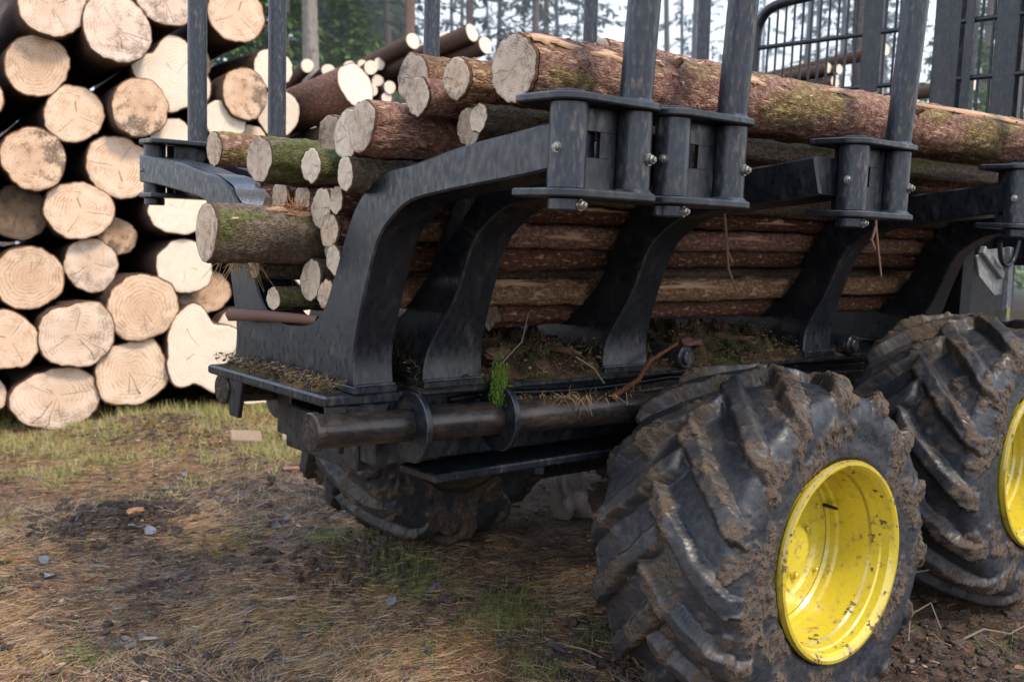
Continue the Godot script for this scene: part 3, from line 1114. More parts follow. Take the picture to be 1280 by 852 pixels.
func make_forwarder() -> Node3D:
	var f := thing("forwarder", "black forestry forwarder with yellow wheels, loaded with thin logs", "forwarder", FW)
	# bogie wheels
	var inv := FW.affine_inverse()
	var right := tyre_mesh(1.0, 3)
	var left := tyre_mesh(-1.0, 9)
	var turn := Basis(Vector3.UP, PI)
	make_wheel(f, right, inv * WF * Transform3D(Basis(Vector3(0, 0, 1), 0.07), Vector3(0, 0.607, 0.910)), "muddy wheel nearest the camera")
	make_wheel(f, right, inv * WF * Transform3D(Basis(Vector3(0, 0, 1), 2.2), Vector3(1.568, 0.742, 0.910)), "muddy wheel behind the near one, cut by the picture edge")
	make_wheel(f, left, inv * WF * Transform3D(turn * Basis(Vector3(0, 0, 1), 0.5), Vector3(-0.17, 0.89, -1.10)), "dark wheel in the shade under the far side")
	make_wheel(f, left, inv * WF * Transform3D(turn * Basis(Vector3(0, 0, 1), 1.5), Vector3(1.47, 0.93, -1.10)), "dark front wheel of the far side")
	# bunks, stake holders, stakes
	var xs := [[-1.585, -1.435], [-1.317, -1.065], [-0.469, -0.222], [0.855, 1.085], [1.90, 2.13]]
	var hold := [[-1.568, -1.338], [-1.187, -0.945], [-0.312, -0.055], [0.86, 1.10], [1.91, 2.137]]
	for i in 5:
		make_bunk(f, xs[i][0], xs[i][1], i == 0)
		for s in [-1.0, 1.0]:
			make_holder(f, hold[i][0] + (0.035 if i == 0 and s < 0 else 0.0), hold[i][1], s)
			var x: float = hold[i][1]
			if i == 3 and s < 0:
				x = 1.10
			make_stake(f, x, s, 0.055 if s > 0 else 0.02, 0.0)
	# chassis
	var beam := func(called: String, c: Vector3, sz: Vector3, mat: Material, b := 0.006) -> void:
		var g := dark_geo()
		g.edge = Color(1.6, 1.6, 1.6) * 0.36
		g.box(Transform3D(Basis.IDENTITY, c), sz, b)
		part(f, called, g.mesh(), mat)
	for s in [-1.0, 1.0]:
		beam.call("chassis_rail", Vector3(0.85, 1.11, s * 0.29), Vector3(4.6, 0.25, 0.10), M.paint)
		beam.call("deck_edge", Vector3(0.48, 1.238, s * 0.395), Vector3(3.80, 0.022, 0.08), M.paint)
		beam.call("bogie_beam", Vector3(0.75, 0.72, s * 0.50), Vector3(1.5, 0.26, 0.13), M.paint, 0.03)
		beam.call("lower_plate", Vector3(-0.62, 0.93, s * 0.30), Vector3(1.25, 0.03, 0.22), M.paint)
	beam.call("deck_plate", Vector3(0.48, 1.236, 0), Vector3(3.80, 0.014, 0.68), M.paint)
	beam.call("axle_housing", Vector3(0.75, 0.80, 0), Vector3(0.34, 0.34, 1.25), M.paint, 0.05)
	beam.call("cross_beam", Vector3(-1.40, 1.03, 0), Vector3(0.12, 0.16, 0.50), M.paint)
	# rear shelf under the first bunk
	var sh := dark_geo()
	sh.edge = Color(2.0, 2.0, 2.0) * 0.36
	sh.plate(V2([-1.690, -0.424, -1.425, -0.440, -1.425, 0.440, -1.690, 0.424]), Transform3D(Basis(Vector3(1, 0, 0), Vector3(0, 0, 1), Vector3(0, -1, 0)), Vector3(0, 1.249, 0)), 0.034, 0.007)
	part(f, "rear_shelf", sh.mesh(), M.paint)
	# tapered legs that carry the tubes, tubes along both sides, their clamp plates
	for s in [-1.0, 1.0]:
		var lg := dark_geo()
		lg.edge = Color(1.7, 1.7, 1.7) * 0.36
		lg.plate(V2([-0.075, 0.0, 0.075, 0.0, 0.035, -0.16, -0.035, -0.16]), Transform3D(Basis(Vector3(0, 0, 1), Vector3(0, 1, 0), Vector3(-1, 0, 0)), Vector3(-1.60, 1.216, s * 0.36)), 0.018, 0.003)
		lg.plate(V2([-0.16, 0.0, 0.0, 0.0, -0.03, -0.06, -0.13, -0.06]), Transform3D(Basis(Vector3(1, 0, 0), Vector3(0, 1, 0), Vector3(0, 0, 1)), Vector3(-1.47, 1.216, s * 0.44)), 0.014, 0.003)
		part(f, "shelf_leg", lg.mesh(), M.paint)
		var tb := dark_geo()
		var p0 := Vector3(-1.745 if s > 0 else -1.615, 1.150, s * 0.45)
		var p1 := Vector3(-0.05, 1.105, s * 0.45)
		tb.cyl(p0, p0.lerp(p1, 0.22), 0.054, 0.054, 40, 0.006)
		tb.cyl(p0.lerp(p1, 0.2205), p1, 0.060, 0.060, 40, 0.006)
		part(f, "tube", tb.mesh(), M.rusty)
		var capg := dark_geo()
		capg.cyl(p0 + Vector3(-0.012, 0, 0), p0 + Vector3(0.018, 0, 0), 0.060, 0.060, 40, 0.005)
		part(f, "tube_cap", capg.mesh(), M.rusty)
		for x in [-1.375, -1.005]:
			var fl := dark_geo()
			fl.edge = Color(2.0, 2.0, 2.0) * 0.36
			var ol := PackedVector2Array()
			for k in 24:
				var a := TAU * k / 24.0
				ol.append(Vector2(cos(a) * 0.098 + (0.02 if cos(a) > 0 else 0.0), sin(a) * 0.118))
			fl.plate(ol, Transform3D(Basis(Vector3(0, 0, 1), Vector3(0, 1, 0), Vector3(-1, 0, 0)), Vector3(x, 1.135, s * 0.45)), 0.024, 0.004)
			part(f, "clamp_plate", fl.mesh(), M.paint)
	# short shaft ends standing on the deck between the arms
	for x in [-0.02, 1.22]:
		var g := dark_geo()
		g.cyl(Vector3(x, 1.295, 0.28), Vector3(x, 1.295, 0.455), 0.048, 0.048, 28, 0.006)
		g.cyl(Vector3(x, 1.295, 0.42), Vector3(x, 1.295, 0.47), 0.030, 0.030, 20, 0.004)
		part(f, "shaft_end", g.mesh(), M.tube)
	for q in [[0.235, 1.20, 0.012], [0.262, 1.165, 0.009]]:
		var hp := []
		var hr := []
		for k in 60:
			var x := lerpf(-1.15, 2.4, k / 59.0)
			hp.append(Vector3(x, q[1] - 0.018 * absf(sin(x * 3.3)), q[0] + 0.11))
			hr.append(q[2])
		var ho := dark_geo()
		ho.tube(hp, hr, 8)
		part(f, "hose", ho.mesh(), M.paint)
	make_gate(f)
	make_guard(f)
	return f


# the barred headboard before the cab and the crane post in its middle
func make_gate(f: Node3D) -> void:
	var x := 2.62
	var fr := dark_geo()
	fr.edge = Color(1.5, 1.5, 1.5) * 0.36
	for s in [-1.0, 1.0]:
		var path := []
		var rad := []
		for q in curve(V2([1.29 * s, 2.25, 1.30 * s, 2.70, 1.30 * s, 3.12, 1.27 * s, 3.27, 1.16 * s, 3.35, 0.9 * s, 3.375, 0.55 * s, 3.40, 0.22 * s, 3.42]), 5):
			path.append(Vector3(x, q.y, q.x))
			rad.append(0.034)
		fr.tube(path, rad, 10)
		for y in [2.32, 2.76, 3.085]:
			fr.tube([Vector3(x, y, s * 0.15), Vector3(x, y, s * 0.7), Vector3(x, y, s * 1.29)], [0.016, 0.016, 0.016], 8)
		fr.box(Transform3D(Basis.IDENTITY, Vector3(x, 2.85, s * 0.21)), Vector3(0.06, 1.3, 0.05), 0.006)
		fr.box(Transform3D(Basis.IDENTITY, Vector3(x + 0.02, 2.85, s * 0.42)), Vector3(0.07, 1.3, 0.13), 0.006)
	part(f, "gate_frame", fr.mesh(), M.paint)
	for s in [-1.0, 1.0]:
		for k in 15:
			var z: float = 0.27 + 0.0665 * k
			var g := dark_geo()
			g.cyl(Vector3(x, 2.25, s * z), Vector3(x, 3.37 if z < 1.16 else 3.28, s * z), 0.0085, 0.0085, 8, 0.002)
			part(f, "gate_bar", g.mesh(), M.paint)
	var p := dark_geo()
	p.edge = Color(1.5, 1.5, 1.5) * 0.36
	p.box(Transform3D(Basis.IDENTITY, Vector3(2.75, 2.6, 0.05)), Vector3(0.20, 3.0, 0.19), 0.02)
	p.box(Transform3D(Basis.IDENTITY, Vector3(2.75, 1.6, 0.05)), Vector3(0.6, 0.7, 0.7), 0.04)
	part(f, "crane_post", p.mesh(), M.paint)
	var c := dark_geo()
	c.edge = Color(1.5, 1.5, 1.5) * 0.36
	c.box(Transform3D(Basis(Vector3(0, 0, 1), 0.10), Vector3(3.0, 3.4, 0.62)), Vector3(0.24, 2.4, 0.20), 0.03)
	c.box(Transform3D(Basis(Vector3(0, 0, 1), -0.05), Vector3(3.15, 3.2, 0.92)), Vector3(0.20, 2.4, 0.16), 0.03)
	c.box(Transform3D(Basis.IDENTITY, Vector3(3.05, 2.1, 0.7)), Vector3(0.7, 0.8, 0.9), 0.04)
	part(f, "crane_boom", c.mesh(), M.paint)
	for k in 3:
		var path := []
		var rad := []
		for j in 22:
			var a := TAU * j / 21.0 * 0.86 + 0.6 + k
			path.append(Vector3(2.72 - 0.02 * k, 2.98 + 0.10 * sin(a) - 0.02 * k, 0.66 + 0.12 * cos(a) + 0.05 * k))
			rad.append(0.013)
		var h := dark_geo()
		h.col = Color(0.5, 0.5, 0.5) * 0.36
		h.tube(path, rad, 8)
		part(f, "hose", h.mesh(), M.paint)


# grey folded guard plate with a yellow sticker, over the second wheel
func make_guard(f: Node3D) -> void:
	var g := dark_geo()
	g.edge = Color(1.3, 1.3, 1.3) * 0.36
	g.plate(V2([-0.20, 0.16, -0.12, 0.19, 0.16, 0.21, 0.17, -0.02, 0.02, -0.03, -0.15, 0.06]), Transform3D(Basis(Vector3(1, 0, 0), Vector3(0, 1, 0), Vector3(0, 0, 1)), Vector3(1.78, 1.59, 0.84)), 0.012, 0.003)
	g.box(Transform3D(Basis(Vector3(0, 0, 1), 0.05), Vector3(1.90, 1.60, 0.865)), Vector3(0.045, 0.40, 0.03), 0.004)
	g.box(Transform3D(Basis(Vector3(0, 0, 1), -0.5), Vector3(1.72, 1.72, 0.862)), Vector3(0.26, 0.04, 0.03), 0.004)
	var o := part(f, "guard_plate", g.mesh(), M.grey)
	var st := Geo.new()
	st.box(Transform3D(Basis(Vector3(0, 0, 1), 0.05), Vector3(1.893, 1.475, 0.8815)), Vector3(0.028, 0.05, 0.002), 0.0005)
	part(o, "sticker", st.mesh(), M.yellow)
	var path := []
	var rad := []
	for q in curve(V2([1.70, 1.82, 1.73, 1.74, 1.79, 1.71, 1.86, 1.74, 1.90, 1.83]), 5):
		path.append(Vector3(q.x, q.y, 0.90))
		rad.append(0.012)
	var h := dark_geo()
	h.tube(path, rad, 8)
	part(f, "hose", h.mesh(), M.paint)


# ---------------------------------------------------------------- the load on the forwarder, in the forwarder's own axes
func bunk_log(label: String, x: float, z: float, y: float, r: float, bk: String, ct: int, sd: int, o := {}) -> void:
	var dz: float = o.get("dz", 0.0)
	var dy: float = o.get("dy", 0.0)
	var x1: float = o.get("to", 2.50 - 0.05 * (sd % 4))
	var A := FW * Vector3(x, y, z)
	var B := FW * Vector3(x1, y + dy, z + dz)
	var q := {"nu": 44, "nv": 90, "moss": 0.0, "oval": 0.05, "dent": 0.0045, "plates": 0.0035, "flakes": 0}
	q.merge(o, true)
	make_log("log", label, "thin logs loaded on the forwarder", A, B, r, r * float(o.get("taper", 0.92)), M[bk], M.cut[ct], 300 + sd, q)


func build_load() -> void:
	bunk_log("longest reddish log with green algae, on top of the load against the right stakes", -1.53, 1.085, 2.205, 0.092, "bark_red", 0, 1, {"dy": 0.085, "moss": 0.13, "mossy": 0.55, "taper": 1.0, "nu": 72, "nv": 230, "oval": 0.02, "dz": -0.02, "flakes": 230, "bare": [[0.06, 0.65, 0.10, 0.030], [0.27, 0.95, 0.06, 0.020], [0.92, 1.0, 0.05, 0.018], [1.42, 0.75, 0.07, 0.024], [2.45, 0.72, 0.55, 0.024]], "stubs": [[0.55, 0.9, 0.012], [1.9, 1.2, 0.014]]})
	bunk_log("log with dark rotten-edged end just left of the big reddish top log", -1.55, 0.865, 2.195, 0.063, "bark_tan", 1, 2, {"flakes": 18, "lobe": 0.03})
	bunk_log("thick grey-ended log behind a smaller end at the top middle of the load", -1.50, 0.58, 2.225, 0.075, "bark_tan", 2, 3, {"flakes": 18})
	bunk_log("smaller grey log end overlapping the thick one at the top of the load", -1.56, 0.695, 2.158, 0.056, "bark_red", 0, 4)
	bunk_log("thin pale log end lying just above the rear arm, right of its bend", -1.50, 0.905, 2.090, 0.040, "bark_grey", 3, 5, {"dz": 0.15, "dy": 0.02, "moss": 0.1})
	bunk_log("flat-sided log end tucked behind the thin one above the rear arm", -1.45, 0.795, 2.075, 0.056, "bark_red", 0, 6)
	bunk_log("stout brown log with sawn ridged end resting on the bend of the rear arm", -1.66, 0.555, 2.070, 0.077, "bark_red", 0, 7, {"flakes": 18, "nu": 60, "nv": 140, "stubs": [[0.16, 2.1, 0.012]], "oval": 0.06})
	bunk_log("log end half hidden behind the stout brown one at the arm bend", -1.60, 0.38, 2.060, 0.079, "bark_red", 3, 8)
	bunk_log("weathered grey-brown log end left of the two at the arm bend", -1.50, 0.115, 2.072, 0.076, "bark_grey", 2, 9, {"tint": Color(0.78, 0.74, 0.70)})
	bunk_log("leftmost reddish log of the load, right beside the black left stake", -1.65, -0.47, 2.040, 0.062, "bark_red", 1, 10, {"moss": 0.12})
	bunk_log("mossy green-barked log with large oval end, second from the left stake", -1.65, -0.11, 1.992, 0.084, "bark_grey", 0, 11, {"moss": 0.40})
	bunk_log("pale rough log end to the right of the mossy green-barked log", -1.65, 0.245, 1.965, 0.057, "bark_grey", 3, 12, {"moss": 0.25})
	bunk_log("pale log end under the stout brown one at the arm bend", -1.65, 0.455, 1.935, 0.050, "bark_grey", 3, 13)
	bunk_log("mossy lowest protruding log over the left arm, with torn pale bark on top", -1.85, -0.085, 1.738, 0.096, "bark_grey", 1, 14, {"stubs": [[0.22, -0.1, 0.016], [0.05, -1.9, 0.012]], "bare": [[0.44, 0.62, 0.14, 0.030], [0.24, 0.5, 0.05, 0.018]], "flakes": 18, "moss": 0.20, "taper": 0.85, "oval": 0.06})
	bunk_log("light log end between the mossy protruding log and the rear arm", -1.50, 0.06, 1.832, 0.069, "bark_red", 3, 15)
	bunk_log("narrow whitish log end touching the inner edge of the rear arm", -1.55, 0.24, 1.858, 0.045, "bark_wet", 3, 16)
	bunk_log("tan log end below the narrow whitish one beside the rear arm", -1.55, 0.20, 1.760, 0.060, "bark_wet", 1, 17)
	bunk_log("log end half covered by the rear arm, below the tan one", -1.56, 0.25, 1.665, 0.050, "bark_wet", 3, 18, {"dy": 0.05, "bow": 0.014, "dent": 0.007, "flakes": 18, "taper": 0.85})
	bunk_log("broad pale oval log end low in the load, above the brown stick", -1.50, -0.01, 1.583, 0.076, "bark_dark", 3, 19)
	bunk_log("small stained log end in the corner of the rear arm, near the stick's tip", -1.55, 0.185, 1.548, 0.050, "bark_tan", 1, 20, {"dy": 0.035, "bow": -0.010, "dent": 0.008, "flakes": 60, "taper": 1.05, "bare": [[0.75, 0.7, 0.16, 0.022], [1.8, 1.2, 0.2, 0.02], [2.5, 1.0, 0.1, 0.02]]})
	bunk_log("small white log end with mossy bark standing on the brown stick", -1.585, -0.118, 1.512, 0.043, "bark_grey", 3, 21, {"moss": 0.38, "tint": Color(1.25, 1.25, 1.22)})
	bunk_log("broad pinkish log end in the gap under the mossy green-barked log", -1.47, -0.30, 1.875, 0.064, "bark_red", 0, 22)
	bunk_log("smallest pinkish log end beside the worn curve of the left arm", -1.45, -0.515, 1.905, 0.032, "bark_red", 0, 23)
	bunk_log("narrow grey log end right of the left arm, under the protruding log", -1.60, -0.232, 1.622, 0.045, "bark_grey", 0, 24)
	bunk_log("light-topped log whose sawn end peeps over the big reddish top log", -0.90, 0.76, 2.345, 0.062, "bark_red", 0, 25)
	bunk_log("reddish log seen from the side between the arms, third from the bottom", -1.10, 0.300, 1.768, 0.047, "bark_red", 0, 26, {"dy": 0.045, "bow": -0.012, "flakes": 60, "taper": 0.8, "dent": 0.007, "bare": [[0.5, 1.6, 0.10, 0.02], [1.6, 1.3, 0.14, 0.016]]})
	bunk_log("reddish side-seen log between the arms, topmost under the stake holders", -1.30, 0.365, 1.862, 0.048, "bark_wet", 0, 27, {"dy": -0.01, "bow": 0.012, "flakes": 60, "dent": 0.007, "taper": 0.78, "bare": [[0.75, 1.5, 0.16, 0.008], [1.9, 1.7, 0.12, 0.014]]})
	bunk_log("splintered lowest log between the second and third arm", -0.78, 0.12, 1.462, 0.044, "bark_wet", 1, 28, {"lobe": 0.18})
	bunk_log("crooked small log end in the gap right of the small white one", -1.42, -0.200, 1.530, 0.034, "bark_grey", 1, 31, {"lobe": 0.05, "dy": 0.06, "moss": 0.25})
	bunk_log("brown log end squeezed between the tan one and the rear arm", -1.50, 0.298, 1.772, 0.038, "bark_tan", 1, 32, {"lobe": 0.04})
	bunk_log("small pale log end between the pinkish one and the light one beside it", -1.46, -0.150, 1.868, 0.052, "bark_red", 3, 33, {"lobe": 0.04})
	bunk_log("thin log end in the crack above the leftmost mossy logs", -1.40, -0.29, 2.045, 0.040, "bark_grey", 1, 34, {"moss": 0.2})
	bunk_log("thin crooked log lying on the load, left of the big reddish one", -1.20, 0.23, 2.175, 0.042, "bark_tan", 1, 35, {"dz": 0.1, "flakes": 50, "lobe": 0.03})
	bunk_log("dusky log end right under the protruding log's middle", -1.47, 0.088, 1.700, 0.050, "bark_red", 2, 36, {"lobe": 0.03})
	bunk_log("finger-thin log end right above the broad pale oval one", -1.44, 0.108, 1.622, 0.030, "bark_grey", 1, 37)
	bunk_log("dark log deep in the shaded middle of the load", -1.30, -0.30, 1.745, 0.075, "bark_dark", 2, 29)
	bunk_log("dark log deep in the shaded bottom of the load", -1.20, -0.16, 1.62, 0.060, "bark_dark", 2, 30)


# ---------------------------------------------------------------- the roadside pile: s along its face, y up, p how far an end stands out
func pile_log(label: String, s: float, y: float, rw: float, rh: float, p: float, ct: int, sd: int, o := {}) -> void:
	var a := deg_to_rad(32.0)
	var along := Vector3(cos(a), 0, -sin(a))
	var out := Vector3(sin(a), 0, cos(a))
	var A := Vector3(-3.55, y, -8.05) + along * s + out * (p + 0.10 * sin(sd * 7.3))
	var skew: float = o.get("skew", 0.0)
	var B: Vector3 = A - out * float(o.get("len", 5.0)) + along * skew + Vector3(0, o.get("rise", 0.0), 0)
	make_log("log", label, "thick logs in the roadside pile", A, B, rw, rw * 0.86, M[o.get("bk", "bark_dark")], M.pile[ct], 500 + sd, {"nu": 44, "nv": 10, "oval": o.get("oval", 0.045), "lobe": o.get("lobe", 0.012), "dent": 0.008, "squash": rh / rw, "tint": o.get("tint", Color.WHITE)})


func build_pile() -> void:
	pile_log("fresh log end at the pile's top left corner, cut by the top edge", 0.064, 3.547, 0.255, 0.242, 0.05, 7, 1)
	pile_log("large radially cracked log end in the pile's top row, second from the left corner", 0.505, 3.405, 0.262, 0.262, 0.10, 2, 2, {"oval": 0.05})
	pile_log("pinkish log end at the top edge just left of the left stake", 0.913, 3.712, 0.243, 0.230, 0.05, 2, 3)
	pile_log("bright log end with a dark spiral crack, high between the two left stakes", 1.514, 3.69, 0.255, 0.245, 0.0, 6, 4, {"bk": "bark_dark"})
	pile_log("round log end with one diagonal crack, upper left of the pile", -0.041, 3.105, 0.236, 0.230, 0.08, 1, 5)
	pile_log("log end below and right of the diagonally cracked one", 0.213, 2.759, 0.224, 0.221, 0.0, 6, 6)
	pile_log("log end with a dark stain at its right rim, left of the left stake", 0.672, 2.828, 0.227, 0.224, 0.05, 3, 7)
	pile_log("ragged root-flared log end directly behind the left stake", 0.985, 3.12, 0.27, 0.28, -0.10, 4, 8, {"lobe": 0.16})
	pile_log("rounded log end with black mould spots at the left picture edge", -0.10, 2.398, 0.240, 0.230, 0.05, 3, 9)
	pile_log("ringed log end partly hidden by the black left stake holder", 0.536, 2.365, 0.256, 0.255, 0.05, 6, 10)
	pile_log("old brown mouldy log end at the left picture edge, darkest of the pile", -0.197, 1.999, 0.205, 0.222, 0.0, 5, 11)
	pile_log("log end right beside the old brown mouldy one", 0.217, 2.02, 0.252, 0.233, 0.06, 6, 12)
	pile_log("log end showing just above the left stake holder, left of the stake", 0.945, 2.58, 0.187, 0.190, -0.05, 4, 13)
	pile_log("brown-stained log end between the two left stakes", 1.505, 2.992, 0.197, 0.207, 0.05, 3, 14)
	pile_log("log end low between the left stakes, just above the load", 1.353, 2.775, 0.170, 0.175, 0.05, 4, 15)
	pile_log("bright log end crossed by the second left stake, upper one", 1.834, 3.257, 0.183, 0.176, -0.05, 4, 16, {"skew": -0.6})
	pile_log("bright log end crossed by the second left stake, lower one", 1.877, 2.89, 0.192, 0.203, 0.0, 4, 17)
	pile_log("small log end low beside the second left stake", 1.614, 2.655, 0.125, 0.120, 0.0, 0, 18)
	pile_log("shaded tan log end set back to the right of the left stake", 1.243, 3.30, 0.15, 0.155, -0.45, 3, 19)
	pile_log("big bright log with reddish bark on the right shoulder of the pile", 2.443, 3.119, 0.190, 0.201, 0.15, 4, 20, {"bk": "bark_red", "skew": -1.4, "rise": -0.75})
	pile_log("bright log end under the arm of the left stake holder", 0.975, 2.035, 0.240, 0.212, 0.0, 4, 21)
	pile_log("bright log end left of the upper end of the left arm", 1.014, 1.579, 0.233, 0.222, 0.05, 4, 22)
	pile_log("broad log end with clear rings at the left picture edge, mid height", -0.155, 1.504, 0.246, 0.258, 0.08, 1, 23)
	pile_log("small round log end with fine rings in the middle of the pile", 0.303, 1.598, 0.215, 0.207, 0.0, 7, 24)
	pile_log("largest smooth log end, orange with a short crack at its left", 0.644, 1.262, 0.290, 0.264, 0.10, 1, 25)
	pile_log("wavy-rimmed log end with a forked crack, second row from the ground", 0.15, 1.069, 0.280, 0.256, 0.05, 7, 26, {"lobe": 0.055})
	pile_log("log end with one dark crack at the left picture edge, second row up", -0.335, 1.045, 0.215, 0.232, 0.05, 6, 27)
	pile_log("knobbly squarish log end on the ground row, right of the lowest one", 0.561, 0.748, 0.285, 0.272, 0.10, 0, 28, {"lobe": 0.085})
	pile_log("lowest and widest log end, pointed at its base, with star cracks", 0.0, 0.572, 0.320, 0.256, 0.15, 7, 29, {"oval": 0.07})
	pile_log("log end cut by the left picture edge on the ground row", -0.50, 0.64, 0.165, 0.170, 0.05, 0, 30)
	pile_log("ragged white root-flared log end beside the forwarder's rear shelf", 1.09, 0.90, 0.270, 0.330, 0.12, 4, 31, {"lobe": 0.20})
	pile_log("shaded tan log end set back above the root-flared one", 1.235, 1.36, 0.235, 0.20, -0.35, 3, 32)
	pile_log("shaded brown log end deep between the rows in the middle of the pile", 0.535, 1.83, 0.155, 0.155, -0.30, 3, 33)
	# what carries the rows behind the load, and the pile beyond the left picture edge
	var i := 0
	for q in [[1.62, 2.30, 0.22], [2.08, 2.50, 0.20], [1.46, 1.82, 0.23], [1.95, 2.02, 0.22], [2.42, 2.63, 0.21], [2.42, 2.16, 0.21], [1.75, 1.40, 0.24], [2.24, 1.58, 0.23], [1.52, 0.98, 0.24], [2.05, 1.08, 0.24], [1.62, 0.55, 0.2], [2.55, 1.14, 0.23], [2.72, 1.66, 0.22], [2.9, 2.2, 0.21], [2.12, 0.6, 0.22], [2.62, 0.62, 0.22], [3.1, 1.1, 0.23], [3.2, 0.6, 0.2]]:
		i += 1
		pile_log("%s of the low pile logs behind the loaded bunk, from top left" % ORD[i - 1], q[0], q[1], q[2], q[2], -0.15, 4, int(q[0] * 100.0 + q[1] * 10.0))
	i = 0
	for q in [[-0.55, 3.45, 0.26], [-0.53, 2.85, 0.24], [-0.58, 2.28, 0.25], [-0.62, 1.75, 0.23], [-0.78, 1.30, 0.22], [-0.98, 0.75, 0.26], [-1.05, 3.2, 0.25], [-1.05, 2.6, 0.26], [-1.12, 2.0, 0.27], [-1.3, 1.4, 0.26]]:
		i += 1
		pile_log("%s pile log beyond the left picture edge, from its top" % ORD[i - 1], q[0], q[1], q[2], q[2], 0.0, 1, int(200 - q[0] * 100.0 + q[1] * 10.0))


# ---------------------------------------------------------------- the pile of thin logs farther back
func build_far_pile() -> void:
	var D := 13.0
	var a := deg_to_rad(20.0)
	var out := Vector3(sin(a), 0, cos(a))
	var put := func(label: String, x: float, y: float, z: float, r: float, l: float, sk: float, rise: float, sd: int) -> void:
		var A := Vector3(x, y, z)
		var B := A - out * l + Vector3(-sk, rise, 0)
		make_log("log", label, "thin logs in the piles farther back", A, B, r, r * 0.85, M.bark_dark, M.pile[4], 800 + sd, {"nu": 16, "nv": 6, "dent": 0.0})
	put.call("far thin log end just left of the grey trunk's foot", -2.55, 4.00, -13.25, 0.085, 4.0, 0.3, -0.3, 1)
	put.call("far log end right of the grey trunk's foot", -2.29, 3.94, -13.25, 0.085, 4.0, 0.3, -0.2, 2)
	put.call("far log end peeping over the big reddish-barked pile log", -2.02, 3.98, -13.25, 0.085, 4.0, 0.3, -0.2, 3)
	put.call("smallest far log end in the row left of the two climbing logs", -1.89, 4.04, -13.4, 0.062, 4.0, 0.3, -0.2, 4)
	put.call("far log end in front of its twin, left of the two climbing logs", -1.74, 3.95, -13.1, 0.090, 4.0, 0.5, -0.3, 5)
	put.call("far log end half hidden by its twin in front", -1.66, 4.03, -13.3, 0.075, 4.0, 0.5, -0.3, 6)
	put.call("far small log end just under the twins", -1.67, 3.81, -13.2, 0.076, 4.0, 0.3, -0.2, 7)
	put.call("far small log end low at the load's top edge, left one of a pair", -1.73, 3.68, -13.1, 0.080, 4.0, 0.3, -0.1, 8)
	put.call("far small log end low at the load's top edge, right one of a pair", -1.51, 3.71, -13.1, 0.080, 4.0, 0.3, -0.1, 9)
	put.call("far log climbing to a bright end left of the black far stake", -1.21, 4.25, -13.0, 0.105, 3.6, 2.2, -0.9, 10)
	put.call("far log climbing under the one left of the black far stake", -1.24, 4.06, -13.2, 0.092, 3.6, 2.2, -0.9, 11)
	put.call("far bright log end high right of the black far stake", -0.49, 4.35, -13.0, 0.108, 3.4, 2.6, -0.9, 12)
	put.call("far bright log end overlapped by the one high right of the far stake", -0.33, 4.22, -13.1, 0.115, 3.4, 2.6, -0.9, 13)
	put.call("far log end seen just behind the black far stake", -0.84, 4.36, -13.4, 0.09, 4.0, 0.5, -0.4, 14)
	put.call("far small log end lowest beside the top of the load", -1.55, 3.58, -13.1, 0.070, 4.0, 0.3, -0.1, 15)
	# the rest of that pile, behind the load
	var sd := 20
	for row in 12:
		for k in 6:
			var x := -3.0 + k * 0.48 + 0.24 * (row % 2) + 0.04 * sin(row * 3.0 + k * 5.0)
			var y := 0.55 + row * 0.26
			if y > 3.5 - 0.25 * absf(x + 1.6):
				continue
			put.call("thin log of the farther pile, %s row up, %s from its left" % [ORD[row], ORD[k]], x, y, -13.25 + 0.08 * sin(k * 9.0 + row), 0.13, 4.0, 0.2, -0.1, sd)
			sd += 1
	# logs seen through the headboard's bars
	put.call("log end glimpsed through the headboard bars, left one of two", 3.86, 3.93, -13.0, 0.065, 4.2, 1.6, -0.2, 150)
	put.call("log end glimpsed through the headboard bars, right one of two", 4.00, 3.91, -13.0, 0.065, 4.2, 1.6, -0.2, 151)
	put.call("log end glimpsed highest through the headboard bars", 4.56, 4.15, -13.0, 0.08, 4.0, 1.6, -0.3, 152)
	put.call("log end glimpsed low through the headboard bars, beside the stake", 4.50, 3.70, -13.0, 0.07, 4.0, 1.6, -0.2, 153)
	put.call("log end glimpsed right of the crane post", 5.65, 3.74, -13.0, 0.08, 4.0, 1.6, -0.2, 154)
	put.call("log lying under the two glimpsed through the headboard bars", 3.95, 3.76, -13.0, 0.08, 4.2, 1.6, -0.2, 155)
	for row in 10:
		for k in 5:
			put.call("log of the pile behind the headboard, %s row up, %s from its left" % [ORD[row], ORD[k]], 2.75 + k * 0.62 + 0.31 * (row % 2), 0.55 + row * 0.31, -13.2 + 0.06 * sin(k * 7.0 + row * 2.0), 0.155, 4.0, 0.5, -0.1, 160 + row * 6 + k)


